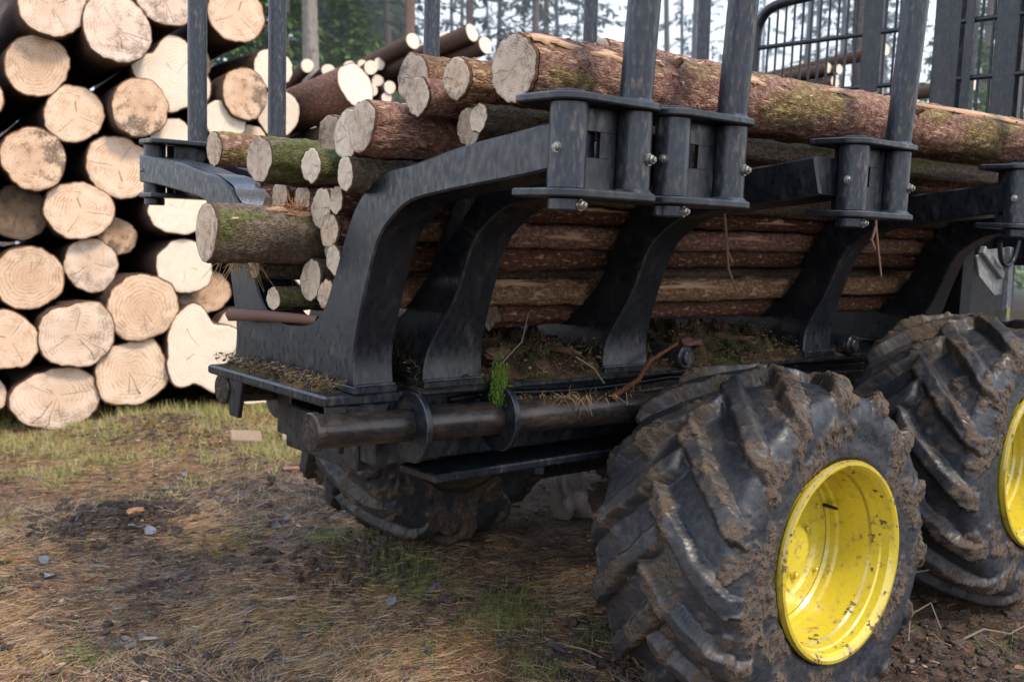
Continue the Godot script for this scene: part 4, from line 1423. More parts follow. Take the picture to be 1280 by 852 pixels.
# ---------------------------------------------------------------- forest
func crown_mesh(sd: int, h0: float, h1: float, reach: float, branches: int, sprays: int, spray: float, tone: Color) -> ArrayMesh:
	var r := RandomNumberGenerator.new()
	r.seed = sd
	var g := Geo.new()
	for i in branches:
		var f := (i + r.randf()) / branches
		var h := lerpf(h0, h1, pow(f, 0.9))
		var az := i * 2.4 + r.randf() * 0.8
		var l := reach * pow(1.0 - f, 0.75) * r.randf_range(0.55, 1.1) + 0.15
		var d := Vector3(cos(az), 0, sin(az))
		var side := Vector3(-d.z, 0, d.x)
		var droop := r.randf_range(0.15, 0.5) * (1.0 - 0.7 * f)
		var pts := []
		var rad := []
		for k in 4:
			var t := k / 3.0
			pts.append(Vector3(0, h, 0) + d * l * t + Vector3(0, -droop * l * (t * t * 0.9 - 0.25 * t) + 0.05 * t, 0))
			rad.append(lerpf(0.020, 0.004, t) * (0.6 + 0.2 * l))
		g.col = Color(0.045, 0.035, 0.026)
		g.tube(pts, rad, 3)
		for k in sprays:
			var t := pow(r.randf(), 0.7)
			var p: Vector3 = Vector3(0, h, 0) + d * l * t + Vector3(0, -droop * l * (t * t * 0.9 - 0.25 * t), 0)
			var dir := (d * r.randf_range(0.1, 1.0) + side * r.randf_range(-1, 1) + Vector3(0, r.randf_range(-0.9, 0.15), 0)).normalized()
			var sl := spray * r.randf_range(0.6, 1.5)
			var wv := dir.cross(Vector3(r.randf_range(-1, 1), 1, r.randf_range(-1, 1))).normalized() * sl * 0.20
			var b := r.randf_range(0.6, 1.35)
			g.col = Color(tone.r * b * r.randf_range(0.85, 1.25), tone.g * b, tone.b * b * r.randf_range(0.7, 1.2))
			var nn := dir.cross(wv).normalized()
			if nn.y < 0:
				nn = -nn
			var s := g.v.size()
			g.put(p, nn)
			g.put(p + dir * sl * 0.45 + wv, nn)
			g.put(p + dir * sl, nn)
			g.put(p + dir * sl * 0.55 - wv, nn)
			if (dir * 0.45 * sl + wv).cross(dir).dot(nn) > 0:
				g.ix.append_array(PackedInt32Array([s, s + 2, s + 1, s, s + 3, s + 2]))
			else:
				g.ix.append_array(PackedInt32Array([s, s + 1, s + 2, s, s + 2, s + 3]))
	return g.mesh()


func trunk_mesh(sd: int, r0: float, h: float, tone: Color) -> ArrayMesh:
	var r := RandomNumberGenerator.new()
	r.seed = sd
	var P := PackedVector3Array()
	var C := PackedColorArray()
	var nv := 26
	var bx := r.randf_range(-0.12, 0.12)
	for j in nv:
		var f := pow(float(j) / (nv - 1), 1.3)
		var y := f * h - 0.15
		var rr := r0 * (1.0 - 0.85 * f) + r0 * 0.5 * exp(-(y + 0.15) / 0.35)
		for k in 15:
			var a := -TAU * (k % 14) / 14.0
			var q := 1.0 + 0.10 * fn.get_noise_3d(cos(a) * 90.0 + sd * 50.0, y * 60.0, sin(a) * 90.0)
			P.append(Vector3(rr * q * cos(a) + bx * sin(y * 0.35), y, rr * q * sin(a)))
			var b := 0.75 + 0.7 * (0.5 + fn.get_noise_3d(cos(a) * 60.0 + sd * 20.0, y * 40.0, sin(a) * 60.0))
			C.append(tone * b)
	var g := Geo.new()
	g.grid(P, 15, nv, true, PackedVector2Array(), C)
	# stubs of dead branches
	for k in 16:
		var y := 1.2 + k * h * 0.028 + r.randf() * 0.4
		var a := r.randf() * TAU
		var d := Vector3(cos(a), r.randf_range(-0.4, 0.2), sin(a)).normalized()
		var l := r.randf_range(0.15, 1.1)
		var b0 := Vector3(bx * sin(y * 0.35), y, 0)
		g.col = tone * 0.6
		g.tube([b0, b0 + d * l * 0.5, b0 + d * l + Vector3(0, -0.15 * l, 0)], [0.014, 0.009, 0.003], 3)
	return g.mesh()


func build_forest() -> void:
	var green := Color(0.10, 0.17, 0.06)
	var dark := Color(0.030, 0.055, 0.030)
	var fresh := Color(0.13, 0.21, 0.055)
	var high := [crown_mesh(1, 8.5, 21.0, 2.6, 120, 26, 0.26, dark), crown_mesh(2, 7.0, 20.0, 2.4, 120, 24, 0.26, dark), crown_mesh(3, 10.0, 22.0, 2.8, 110, 26, 0.28, dark)]
	var thin := [crown_mesh(4, 4.5, 20.0, 1.9, 62, 16, 0.24, dark), crown_mesh(5, 5.5, 21.0, 1.7, 54, 18, 0.24, dark)]
	var young := [crown_mesh(6, 0.4, 9.0, 2.5, 150, 46, 0.24, green), crown_mesh(7, 0.4, 12.0, 2.9, 170, 48, 0.25, green), crown_mesh(8, 0.3, 7.5, 2.3, 140, 46, 0.22, fresh)]
	var grey := Color(0.27, 0.245, 0.215)
	var brown := Color(0.20, 0.135, 0.105)
	var black := Color(0.105, 0.095, 0.090)
	var list := [
		["grey spruce trunk nearest the piles, left of the picture's middle", -3.53, 18.6, 0.150, 20, grey, "high", 0],
		["slender trunk seen between the second left stake and the grey trunk", -5.11, 24.0, 0.09, 17, grey, "high", 1],
		["thin dark trunk in front of the green thicket, right of the grey trunk", -4.43, 30.0, 0.10, 19, brown, "high", 1],
		["blurred greenish trunk in the middle of the green thicket", -4.51, 34.0, 0.14, 20, black, "high", 2],
		["brown trunk at the right edge of the green thicket", -3.40, 30.0, 0.115, 20, brown, "high", 0],
		["reddish trunk just left of the black far stake", -2.17, 24.0, 0.135, 21, brown, "high", 0],
		["thinner trunk of the close pair right of the black far stake", -2.39, 40.0, 0.10, 20, black, "thin", 0],
		["thicker trunk of the close pair right of the black far stake", -2.16, 42.0, 0.12, 20, black, "thin", 1],
		["brown trunk rising behind the bright climbing log ends", -1.09, 28.0, 0.115, 21, brown, "thin", 1],
		["thin dark trunk with drooping sprays left of the big top log's end", -0.79, 45.0, 0.10, 19, black, "thin", 0],
		["leaning dark trunk above the big top log's end", -0.30, 36.0, 0.11, 20, black, "thin", 1],
		["thin trunk, first of a row above the big top log", 0.42, 50.0, 0.09, 19, black, "thin", 0],
		["thin trunk, second of a row above the big top log", 0.72, 52.0, 0.09, 20, black, "thin", 1],
		["brownish trunk in the middle of the row above the big top log", 0.66, 32.0, 0.12, 21, brown, "high", 0],
		["thin trunk right of the brownish one above the big top log", 1.43, 55.0, 0.11, 20, black, "thin", 0],
		["left trunk of a tight pair above the big top log", 1.25, 34.0, 0.115, 21, brown, "high", 1],
		["right trunk of a tight pair above the big top log", 1.60, 38.0, 0.105, 20, black, "thin", 1],
		["thin trunk with a bushy dark spray, left of the fourth left stake", 2.87, 50.0, 0.09, 19, black, "thin", 0],
		["dark trunk closest to the left of the leaning left stake", 2.93, 42.0, 0.095, 20, black, "high", 2],
		["trunk alone against white sky between the two right stakes", 5.00, 34.0, 0.11, 21, black, "high", 2],
		["thin bare trunk left of a twin, beside the fifth left stake", 6.56, 40.0, 0.09, 20, black, "thin", 0],
		["bare trunk with a side spray, right of its thinner twin", 6.23, 36.0, 0.12, 21, black, "thin", 1],
		["trunk behind the left part of the headboard bars", 9.38, 34.0, 0.135, 21, black, "high", 2],
		["thinner trunk behind the headboard bars, right of another", 11.34, 40.0, 0.12, 20, black, "high", 2],
		["trunk behind the middle of the headboard bars", 11.22, 36.0, 0.115, 20, black, "high", 1],
		["thick dark trunk behind the right end of the headboard's left half", 7.36, 22.0, 0.17, 21, black, "high", 2],
		["trunk behind the last bars left of the crane post", 15.9, 45.0, 0.13, 20, black, "high", 0],
		["trunk behind the bars right of the crane post", 13.4, 30.0, 0.16, 21, brown, "high", 1],
		["trunk at the right picture edge behind the crane hoses", 12.25, 26.0, 0.16, 21, black, "high", 0],
		["faint thin trunk deep in the green thicket", -7.58, 45.0, 0.12, 20, black, "high", 1],
		["faint thin trunk behind the right edge of the green thicket", -4.71, 48.0, 0.11, 20, black, "high", 0],
		["trunk behind the second left stake", -9.2, 40.0, 0.13, 20, black, "high", 2],
		["tree standing far behind the piles at the left", -16.5, 38.0, 0.15, 20, brown, "high", 0],
		["tree standing behind the left end of the roadside pile", -13.0, 27.0, 0.16, 21, brown, "high", 1],
		["far thin tree behind the fifth left stake", 11.16, 55.0, 0.10, 20, black, "thin", 1],
		["far thin tree behind the headboard's rounded corner", 11.9, 50.0, 0.10, 20, black, "thin", 0],
		["tree far right, hidden by the crane", 19.0, 33.0, 0.15, 20, black, "high", 1],
	]
	var i := 0
	for t in list:
		var x: float = t[1]
		var z: float = -t[2]
		var lean := 0.02 * sin(i * 5.1)
		var root := thing("spruce_tree", t[0], "tree", Transform3D(Basis(Vector3(0, 0, 1), lean), Vector3(x, ground(x, z), z)), "tall trees behind the log piles")
		part(root, "trunk", trunk_mesh(100 + i, t[3] * 1.2, t[4], t[5]), M.trunk)
		var set_of: Array = {"high": high, "thin": thin}[t[6]]
		part(root, "crown", set_of[t[7]], M.needles, Transform3D(Basis(Vector3.UP, i * 1.7), Vector3.ZERO))
		i += 1
	var shrubs := [
		["bright green young spruce right of the grey trunk", -3.95, 25.5, 2, 1.0], ["green young spruce left of the grey trunk", -5.5, 24.0, 0, 1.0], ["tall green young spruce behind the grey trunk", -5.2, 29.0, 1, 1.05],
		["light green young spruce in the middle of the thicket", -4.6, 32.0, 2, 1.2], ["young spruce at the right end of the green thicket", -3.9, 33.5, 0, 1.1], ["tall young spruce deep in the green thicket", -5.9, 38.0, 1, 1.1],
		["young spruce behind the thin dark trunk", -6.6, 36.0, 0, 1.25], ["young spruce between the two left stakes, behind the pile", -8.6, 30.0, 1, 1.0], ["young spruce behind the pile's bright shoulder log", -7.2, 27.0, 0, 1.15],
		["tall dark young spruce closing the thicket behind", -8.6, 44.0, 1, 1.2], ["far young spruce behind the right part of the thicket", -5.6, 46.0, 1, 1.15], ["young spruce behind the left end of the roadside pile", -11.5, 33.0, 1, 1.1],
		["low young spruce behind the crane at the right edge", 14.6, 31.0, 1, 0.9], ["young spruce behind the bars right of the crane post", 11.4, 27.0, 2, 1.0], ["far young spruce hidden low behind the load", 2.0, 58.0, 0, 0.9], ["far young spruce hidden low behind the stakes", 7.5, 60.0, 0, 0.9],
		["young spruce far behind the upper left corner of the pile", -14.6, 30.0, 1, 1.1],
	]
	for t in shrubs:
		var x: float = t[1]
		var z: float = -t[2]
		var sc: float = t[4]
		var root := thing("young_spruce", t[0], "tree", Transform3D(Basis(Vector3.UP, i * 2.1).scaled(Vector3(sc, sc, sc)), Vector3(x, ground(x, z), z)), "young spruces of the thicket")
		part(root, "trunk", trunk_mesh(200 + i, 0.07, [9.0, 12.0, 7.5][t[3]], brown), M.trunk)
		part(root, "crown", young[t[3]], M.needles)
		i += 1


# ---------------------------------------------------------------- ground and what lies on it
func soil_tone(x: float, z: float) -> Color:
	var d := -z
	var a := fn.get_noise_3d(x * 75.0, 50.0, z * 75.0)
	var b := fn.get_noise_3d(x * 260.0, 90.0, z * 260.0)
	var c := fn.get_noise_3d(x * 900.0, 20.0, z * 900.0)
	var q := Color(0.255, 0.175, 0.118)
	q = q.lerp(Color(0.40, 0.245, 0.11), smoothstep(-0.05, 0.30, a + 0.35 * b) * smoothstep(0.4, -0.4, x) * 0.8)
	q = q.lerp(Color(0.195, 0.160, 0.150), smoothstep(-0.05, 0.28, -a + 0.7 * b))
	q = q.lerp(Color(0.070, 0.052, 0.043), smoothstep(0.12, 0.32, b + 0.3 * c - 0.3 * a) * 0.75)
	# trodden wet soil where the machine stands
	var m := smoothstep(0.1, 0.9, x + 0.55 * (d - 4.4) + 0.6 * b)
	q = q.lerp(Color(0.105, 0.078, 0.064), m * 0.85)
	# mound of dark earth
	q = q.lerp(Color(0.050, 0.038, 0.034), 0.9 * smoothstep(0.55, 0.12, Vector2(x + 2.2, z + 5.75).length() + 0.25 * b))
	q = q.lerp(Color(0.085, 0.064, 0.052), 0.8 * smoothstep(0.6, 0.15, Vector2(x + 0.62, z + 5.05).length() + 0.25 * b))
	# grass towards the pile
	var gr := smoothstep(6.1, 7.4, d + 1.2 * b + 0.7 * a) * smoothstep(-0.7, -1.5, x + 0.15 * (d - 7.0))
	q = q.lerp(Color(0.30, 0.225, 0.085).lerp(Color(0.17, 0.20, 0.055), smoothstep(-0.1, 0.3, b + a)), gr * 0.8)
	return q * (1.0 + 0.5 * c) * 2.45


func build_ground() -> void:
	var xs := PackedFloat32Array()
	var x := -3.9
	while x < 3.1:
		xs.append(x)
		x += 0.023
	var st := 0.03
	while x < 160.0:
		xs.append(x)
		x += st
		st *= 1.22
	x = -3.9
	st = 0.03
	while x > -160.0:
		x -= st
		st *= 1.22
		xs.insert(0, x)
	var zs := PackedFloat32Array()
	var z := -2.7
	while z > -8.6:
		zs.append(z)
		z -= 0.018 + 0.004 * (-z - 2.7)
	st = 0.06
	while z > -190.0:
		zs.append(z)
		z -= st
		st *= 1.2
	z = -2.7
	st = 0.03
	while z < 60.0:
		z += st
		st *= 1.3
		zs.insert(0, z)
	var P := PackedVector3Array()
	var U := PackedVector2Array()
	var C := PackedColorArray()
	for j in zs.size():
		for k in xs.size():
			var px := xs[k]
			var pz := zs[j]
			var near := px > -6.0 and px < 6.0 and pz < -1.0 and pz > -12.0
			P.append(Vector3(px, level(px, pz) if near else ground(px, pz) + 0.05 * fn.get_noise_3d(px * 45.0, 7.0, pz * 45.0), pz))
			U.append(Vector2(px, pz) / 1.7)
			C.append(soil_tone(px, pz) if near else Color(0.20, 0.15, 0.09))
	var g := Geo.new()
	g.grid(P, xs.size(), zs.size(), false, U, C)
	var o := part(self, "ground", g.mesh(), M.litter)
	o.set_meta("kind", "structure")


func blade(l: float, w: float, bend: float, segs := 3) -> ArrayMesh:
	var g := Geo.new()
	var P := PackedVector3Array()
	for j in segs + 1:
		var t := float(j) / segs
		var ww := w * (1.0 - 0.85 * t)
		for s in [-0.5, 0.5]:
			P.append(Vector3(s * ww, bend * l * t * t, l * t))
	g.grid(P, 2, segs + 1, false)
	return g.mesh()


func scatter(called: String, label: String, category: String, mesh: Mesh, mat: Material, X: Array, cols: PackedColorArray) -> MultiMeshInstance3D:
	var mm := MultiMesh.new()
	mm.transform_format = MultiMesh.TRANSFORM_3D
	mm.use_colors = true
	mm.mesh = mesh
	mm.instance_count = X.size()
	for i in X.size():
		mm.set_instance_transform(i, X[i])
		mm.set_instance_color(i, cols[i])
	var o := MultiMeshInstance3D.new()
	o.name = called
	o.multimesh = mm
	o.material_override = mat
	add_child(o, true)
	tag(o, label, category, "", "stuff")
	return o


func build_litter() -> void:
	rng.seed = 4242
	# straw and needles combed along the ground
	var X := []
	var C := PackedColorArray()
	var tries := 0
	while X.size() < 104000 and tries < 360000:
		tries += 1
		var d := 2.9 + 5.4 * pow(rng.randf(), 1.25)
		var x := rng.randf_range(-0.56, 0.56) * d * 1.04
		var z := -d
		var a := fn.get_noise_3d(x * 75.0, 50.0, z * 75.0)
		var b := fn.get_noise_3d(x * 260.0, 90.0, z * 260.0)
		var m := smoothstep(0.1, 0.9, x + 0.55 * (d - 4.4) + 0.6 * b)
		var keep := (0.35 + 1.3 * smoothstep(-0.1, 0.35, a + 0.35 * b)) * (1.0 - 0.72 * m)
		keep *= 1.0 - 0.8 * smoothstep(0.5, 0.15, Vector2(x + 2.2, z + 5.75).length())
		if rng.randf() > keep:
			continue
		var t := 1.3 + 6.0 * fn.get_noise_3d(x * 60.0, 130.0, z * 60.0) + rng.randfn(0.0, 0.75)
		var sc := rng.randf_range(0.4, 1.5) * (0.75 if m > 0.5 else 1.0)
		var bs := Basis(Vector3.UP, t) * Basis(Vector3.RIGHT, rng.randf_range(-0.22, 0.06)) * Basis(Vector3(0, 0, 1), rng.randf_range(-1.2, 1.2))
		X.append(Transform3D(bs.scaled(Vector3(sc, sc, sc)), on_ground(x, z, rng.randf_range(0.0, 0.012))))
		var k := rng.randf()
		var q := Color(0.40, 0.245, 0.125).lerp(Color(0.62, 0.46, 0.26), k * k)
		var u := rng.randf()
		if u < 0.3:
			q = Color(0.19, 0.105, 0.065)
		elif u < 0.48:
			q = Color(0.34, 0.28, 0.25)
		q = q.lerp(Color(0.10, 0.07, 0.055), m * 0.6)
		C.append(q)
	scatter("dry_straw", "brown conifer needles and dry straw matted over the ground", "straw", blade(0.070, 0.0017, 0.14), M.straw, X, C)
	# grass: the bank before the pile, tufts elsewhere
	X = []
	C = PackedColorArray()
	var tufts := [[-0.49, -4.82, 0.20, 900], [0.0, -4.50, 0.22, 800], [-0.75, -5.15, 0.14, 260], [-1.72, -4.12, 0.12, 160], [0.12, -4.1, 0.12, 140], [-0.9, -4.4, 0.12, 120], [-2.6, -4.9, 0.16, 160], [-1.5, -5.3, 0.2, 160], [0.35, -4.3, 0.10, 120], [-0.35, -4.15, 0.1, 90], [-0.95, -5.35, 0.12, 200], [2.1, -4.35, 0.08, 60], [-2.9, -5.7, 0.2, 200]]
	for t in tufts:
		for i in t[3]:
			var x: float = t[0] + rng.randfn(0.0, t[2] * 0.6)
			var z: float = t[1] + rng.randfn(0.0, t[2] * 0.6)
			var sc := rng.randf_range(0.3, 0.9)
			X.append(Transform3D((Basis(Vector3.UP, rng.randf() * TAU) * Basis(Vector3.RIGHT, rng.randf_range(-1.1, -0.1))).scaled(Vector3(sc, sc, sc)), on_ground(x, z)))
			C.append(Color(0.075, 0.13, 0.032).lerp(Color(0.15, 0.19, 0.05), rng.randf()))
	tries = 0
	var until := X.size() + 22000
	while X.size() < until and tries < 90000:
		tries += 1
		var x := rng.randf_range(-4.4, -0.9)
		var z := -rng.randf_range(5.9, 8.7)
		var a := fn.get_noise_3d(x * 75.0, 50.0, z * 75.0)
		var b := fn.get_noise_3d(x * 260.0, 90.0, z * 260.0)
		var gr := smoothstep(6.1, 7.4, -z + 1.2 * b + 0.7 * a) * smoothstep(-0.9, -1.6, x + 0.15 * (-z - 7.0))
		if rng.randf() > gr * (0.05 + 1.4 * smoothstep(0.0, 0.34, b + 0.5 * fn.get_noise_3d(x * 700.0, 44.0, z * 700.0))):
			continue
		var sc := rng.randf_range(0.25, 0.95) * (1.4 if -z > 8.0 else 1.0)
		X.append(Transform3D((Basis(Vector3.UP, rng.randf() * TAU) * Basis(Vector3.RIGHT, rng.randf_range(-1.0, 0.05))).scaled(Vector3(sc, sc, sc)), on_ground(x, z)))
		var k := rng.randf()
		C.append(Color(0.13, 0.20, 0.05).lerp(Color(0.46, 0.37, 0.12), k) if k < 0.62 else Color(0.46, 0.33, 0.17))
	scatter("grass", "yellow-green grass on the bank before the pile and in tufts", "grass", blade(0.10, 0.0042, 0.30), M.straw, X, C)
	# twigs and clods
	X = []
	C = PackedColorArray()
	for i in 1100:
		var d := 2.9 + 5.2 * pow(rng.randf(), 1.3)
		var x := rng.randf_range(-0.56, 0.56) * d
		var z := -d
		var sc := rng.randf_range(0.3, 1.3)
		X.append(Transform3D((Basis(Vector3.UP, rng.randf() * TAU) * Basis(Vector3.RIGHT, rng.randf_range(-0.25, 0.12)) * Basis(Vector3(0, 0, 1), rng.randf() * TAU)).scaled(Vector3(sc, sc, sc)), on_ground(x, z, 0.006)))
		C.append([Color(0.10, 0.06, 0.045), Color(0.20, 0.13, 0.09), Color(0.30, 0.22, 0.16), Color(0.06, 0.045, 0.04)][i % 4])
	var tw := Geo.new()
	tw.tube([Vector3(0, 0, -0.08), Vector3(0.006, 0.003, -0.03), Vector3(-0.004, 0.002, 0.02), Vector3(0.006, 0.0, 0.08)], [0.0035, 0.003, 0.0027, 0.0015], 5)
	tw.tube([Vector3(0.006, 0.003, -0.03), Vector3(0.024, 0.006, 0.0), Vector3(0.03, 0.004, 0.025)], [0.0022, 0.0018, 0.0010], 5)
	scatter("twigs", "small dry twigs strewn over the ground", "twigs", tw.mesh(), M.plain, X, C)
	X = []
	C = PackedColorArray()
	for i in 1500:
		var x := 0.0
		var z := 0.0
		if i < 420:
			x = rng.randfn(-2.2, 0.24)
			z = rng.randfn(-5.75, 0.20)
		elif i < 760:
			x = rng.randfn(-0.62, 0.22)
			z = rng.randfn(-5.05, 0.18)
		elif i < 1050:
			x = rng.randfn(0.45, 0.22)
			z = rng.randfn(-3.95, 0.25)
		elif i < 1300:
			x = rng.randfn(1.85, 0.35)
			z = rng.randfn(-4.25, 0.25)
		else:
			x = rng.randf_range(-2.6, 1.0)
			z = -rng.randf_range(3.6, 6.6)
		var sc := rng.randf_range(0.25, 1.0)
		sc = sc * sc + 0.12
		X.append(Transform3D((Basis(Vector3.UP, rng.randf() * TAU) * Basis(Vector3.RIGHT, rng.randf() * TAU)).scaled(Vector3(sc, sc * 0.8, sc)), on_ground(x, z, -0.004)))
		C.append(Color(0.095, 0.070, 0.058).lerp(Color(0.16, 0.12, 0.10), rng.randf()) * 1.2)
	scatter("soil_clods", "crumbly clods of dark earth on the mound and beside the wheels", "soil", chunk(Vector3(0.06, 0.045, 0.052), 12, 0.9), M.soil, X, C)
	# crumbs of bark, soil and wood
	X = []
	C = PackedColorArray()
	for i in 7600:
		var d := 2.9 + 5.2 * pow(rng.randf(), 1.4)
		var x := rng.randf_range(-0.56, 0.56) * d
		var z := -d
		if i > 6500:
			x = rng.randfn(-2.45, 0.45)
			z = rng.randfn(-7.7, 0.28)
		var sc := rng.randf_range(0.25, 1.0)
		sc = sc * sc * 1.6
		X.append(Transform3D((Basis(Vector3.UP, rng.randf() * TAU) * Basis(Vector3.RIGHT, rng.randf_range(-0.6, 0.6))).scaled(Vector3(sc, sc * 0.8, sc)), on_ground(x, z, 0.004)))
		var k := rng.randf()
		if k < (0.035 if i < 6500 else 0.14):
			C.append(Color(0.48, 0.36, 0.24) * rng.randf_range(0.5, 1.1))
		elif k < 0.22:
			C.append(Color(0.28, 0.13, 0.075))
		elif k < 0.30:
			C.append(Color(0.15, 0.13, 0.125))
		else:
			C.append(Color(0.060, 0.045, 0.038))
	var cr := Geo.new()
	cr.plate(V2([-0.014, -0.006, -0.003, -0.010, 0.012, -0.005, 0.015, 0.004, 0.003, 0.006, -0.010, 0.008]), Transform3D(Basis(Vector3(1, 0.1, 0).normalized(), -1.45), Vector3.ZERO), 0.006, 0.0015)
	scatter("bark_crumbs", "crumbs of bark, soil and wood strewn over the ground", "debris", cr.mesh(), M.plain, X, C)


func leaf_mesh(sd: int) -> ArrayMesh:
	var r := RandomNumberGenerator.new()
	r.seed = sd
	var g := Geo.new()
	var P := PackedVector3Array()
	for j in 7:
		var t := j / 6.0
		var w := 0.018 * sin(PI * pow(t, 0.8)) + 0.0006
		for k in 5:
			var s := k / 2.0 - 1.0
			P.append(Vector3(s * w * r.randf_range(0.85, 1.1), 0.006 * s * s + 0.010 * sin(t * 4.0 + sd) + 0.003 * r.randf(), t * 0.055 - 0.027))
	g.grid(P, 5, 7, false)
	return g.mesh()


func chunk(size: Vector3, sd: int, rough: float) -> ArrayMesh:
	var P := PackedVector3Array()
	var C := PackedColorArray()
	for j in 13:
		var v := PI * j / 12.0
		for k in 21:
			var a := -TAU * (k % 20) / 20.0
			var p := Vector3(sin(v) * cos(a), -cos(v), sin(v) * sin(a))
			# squarish
			var m := maxf(absf(p.x), maxf(absf(p.y), absf(p.z)))
			p = p.lerp(p / m, 0.92)
			var w := fn.get_noise_3d(p.x * 70.0 + sd * 90.0, p.y * 70.0, p.z * 70.0)
			p *= 1.0 + rough * w + 0.4 * rough * fn.get_noise_3d(p.x * 260.0, p.y * 260.0, p.z * 260.0 + sd * 40.0)
			P.append(p * size * 0.5)
			var t := 0.8 + 0.6 * w
			C.append(Color(t, t, t))
	var g := Geo.new()
	g.grid(P, 21, 13, true, PackedVector2Array(), C)
	return g.mesh()


func slab(size: Vector3) -> ArrayMesh:
	var g := Geo.new()
	g.edge = Color(0.8, 0.8, 0.8)
	g.box(Transform3D.IDENTITY, size, 0.006)
	return g.mesh()


func tinted(m: Material, q: Color) -> Material:
	var o: StandardMaterial3D = m.duplicate()
	o.albedo_color = q.linear_to_srgb()
	return o


func twig(pts: Array, r: float) -> ArrayMesh:
	var g := Geo.new()
	for p in pts:
		var rad := []
		for i in p.size():
			rad.append(r * (1.0 - 0.6 * i / p.size()))
		g.tube(p, rad, 6)
	return g.mesh()


func build_clutter() -> void:
	var pale := tinted(M.plain, Color(0.62, 0.47, 0.34))
	var brown := tinted(M.plain, Color(0.16, 0.075, 0.045))
	var dull := tinted(M.plain, Color(0.20, 0.15, 0.11))
	var whitish := tinted(M.soil, Color(0.62, 0.56, 0.52))
	solo("wood_offcut", slab(Vector3(0.22, 0.05, 0.15)), tinted(M.soil, Color(0.60, 0.44, 0.31)), "flat pale wood offcut on the grass in front of the pile", "wood offcut", Transform3D(Basis(Vector3.UP, 0.3) * Basis(Vector3.RIGHT, 0.35) * Basis(Vector3(0, 0, 1), -0.12), on_ground(-1.93, -7.48, 0.03)))
	solo("wood_block", slab(Vector3(0.15, 0.17, 0.10)), pale, "upright pale wood block beside the far wheel, under the rear shelf", "wood block", Transform3D(Basis(Vector3.UP, 0.2), on_ground(-1.64, -7.7, 0.06)))
	solo("wood_chip", chunk(Vector3(0.085, 0.025, 0.05), 3, 0.5), tinted(M.plain, Color(0.62, 0.30, 0.13)), "orange wood chip on the mound of dark earth", "wood chip", Transform3D(Basis(Vector3.UP, 0.8), on_ground(-2.08, -5.66, 0.02)))
	solo("weathered_stump", chunk(Vector3(0.17, 0.26, 0.15), 4, 0.9), whitish, "light weathered piece of stump in the shade behind the far wheel", "stump", Transform3D(Basis(Vector3(0.2, 1, 0.1).normalized(), 0.7), on_ground(0.32, -5.80, 0.12)))
	solo("bark_piece", chunk(Vector3(0.13, 0.02, 0.06), 6, 0.3), tinted(M.plain, Color(0.42, 0.19, 0.13)), "reddish piece of bark on the ground left of the far wheel", "bark", Transform3D(Basis(Vector3.UP, 0.2), on_ground(-1.42, -6.7, 0.012)))
	solo("wood_splinter", chunk(Vector3(0.085, 0.012, 0.016), 7, 0.2), pale, "white wood splinter in the middle of the straw", "splinter", Transform3D(Basis(Vector3.UP, 0.5), on_ground(-1.03, -4.68, 0.01)))
	solo("wood_splinter", chunk(Vector3(0.075, 0.010, 0.014), 8, 0.2), pale, "white wood splinter lower left, near the picture's bottom edge", "splinter", Transform3D(Basis(Vector3.UP, 0.25), on_ground(-1.54, -4.30, 0.01)))
	# twigs
	var q := on_ground(1.70, -4.35, 0.02)
	solo("twig", twig([[q, q + Vector3(0.02, 0.10, -0.04), q + Vector3(-0.02, 0.20, -0.1), q + Vector3(-0.03, 0.30, -0.12)], [q + Vector3(-0.02, 0.20, -0.1), q + Vector3(0.06, 0.27, -0.1), q + Vector3(0.12, 0.28, -0.1)], [q + Vector3(0.02, 0.10, -0.04), q + Vector3(0.10, 0.16, -0.02), q + Vector3(0.13, 0.06, 0.02)]], 0.005), dull, "forked dry twig standing in the mud right of the near wheel", "twig")
	q = on_ground(1.95, -4.4, 0.012)
	solo("twig", twig([[q, q + Vector3(0.12, 0.03, -0.05), q + Vector3(0.22, 0.02, -0.02), q + Vector3(0.3, 0.04, -0.06)]], 0.006), dull, "bent dry twig lying in the mud at the right edge", "twig")
	q = on_ground(0.22, -4.25, 0.012)
	solo("twig", twig([[q, q + Vector3(0.08, 0.005, 0.06), q + Vector3(0.15, -0.01, 0.11)]], 0.006), dull, "short stick on the ground left of the near tyre's foot", "twig")
	q = on_ground(-2.02, -3.98, 0.015)
	solo("twig", twig([[q, q + Vector3(0.07, 0.01, -0.03), q + Vector3(0.13, 0.01, -0.02)]], 0.008), brown, "dark stick in the lower left corner", "twig")
	# sticks and strips on the machine
	var a := FW * Vector3(-1.63, 1.437, -0.36)
	var b := FW * Vector3(-1.57, 1.462, 0.17)
	solo("broken_stick", twig([[a, a.lerp(b, 0.4) + Vector3(0, 0.004, 0), b]], 0.027), brown, "red-brown broken stick lying across the rear bunk's trough", "stick")
	a = FW * Vector3(-0.10, 1.36, 0.47)
	b = FW * Vector3(-0.50, 1.17, 0.50)
	solo("branch", twig([[b, b.lerp(a, 0.35) + Vector3(0.012, -0.006, 0), b.lerp(a, 0.6) + Vector3(-0.01, 0.012, 0), a]], 0.013), tinted(M.soil, Color(0.20, 0.085, 0.042)), "orange-brown branch jammed between the tube and the third arm's foot", "branch")
	a = FW * Vector3(-0.42, 1.87, 0.92)
	solo("bark_strip", twig([[a, a + Vector3(0.01, -0.1, 0), a + Vector3(0.015, -0.19, 0.01), a + Vector3(0.045, -0.27, 0.02)], [a + Vector3(0.012, -0.13, 0.0), a + Vector3(0.03, -0.17, 0.01)]], 0.006), brown, "thin bark strip hanging between the second and third stake holders", "bark strip")
	a = FW * Vector3(0.10, 1.93, 1.18)
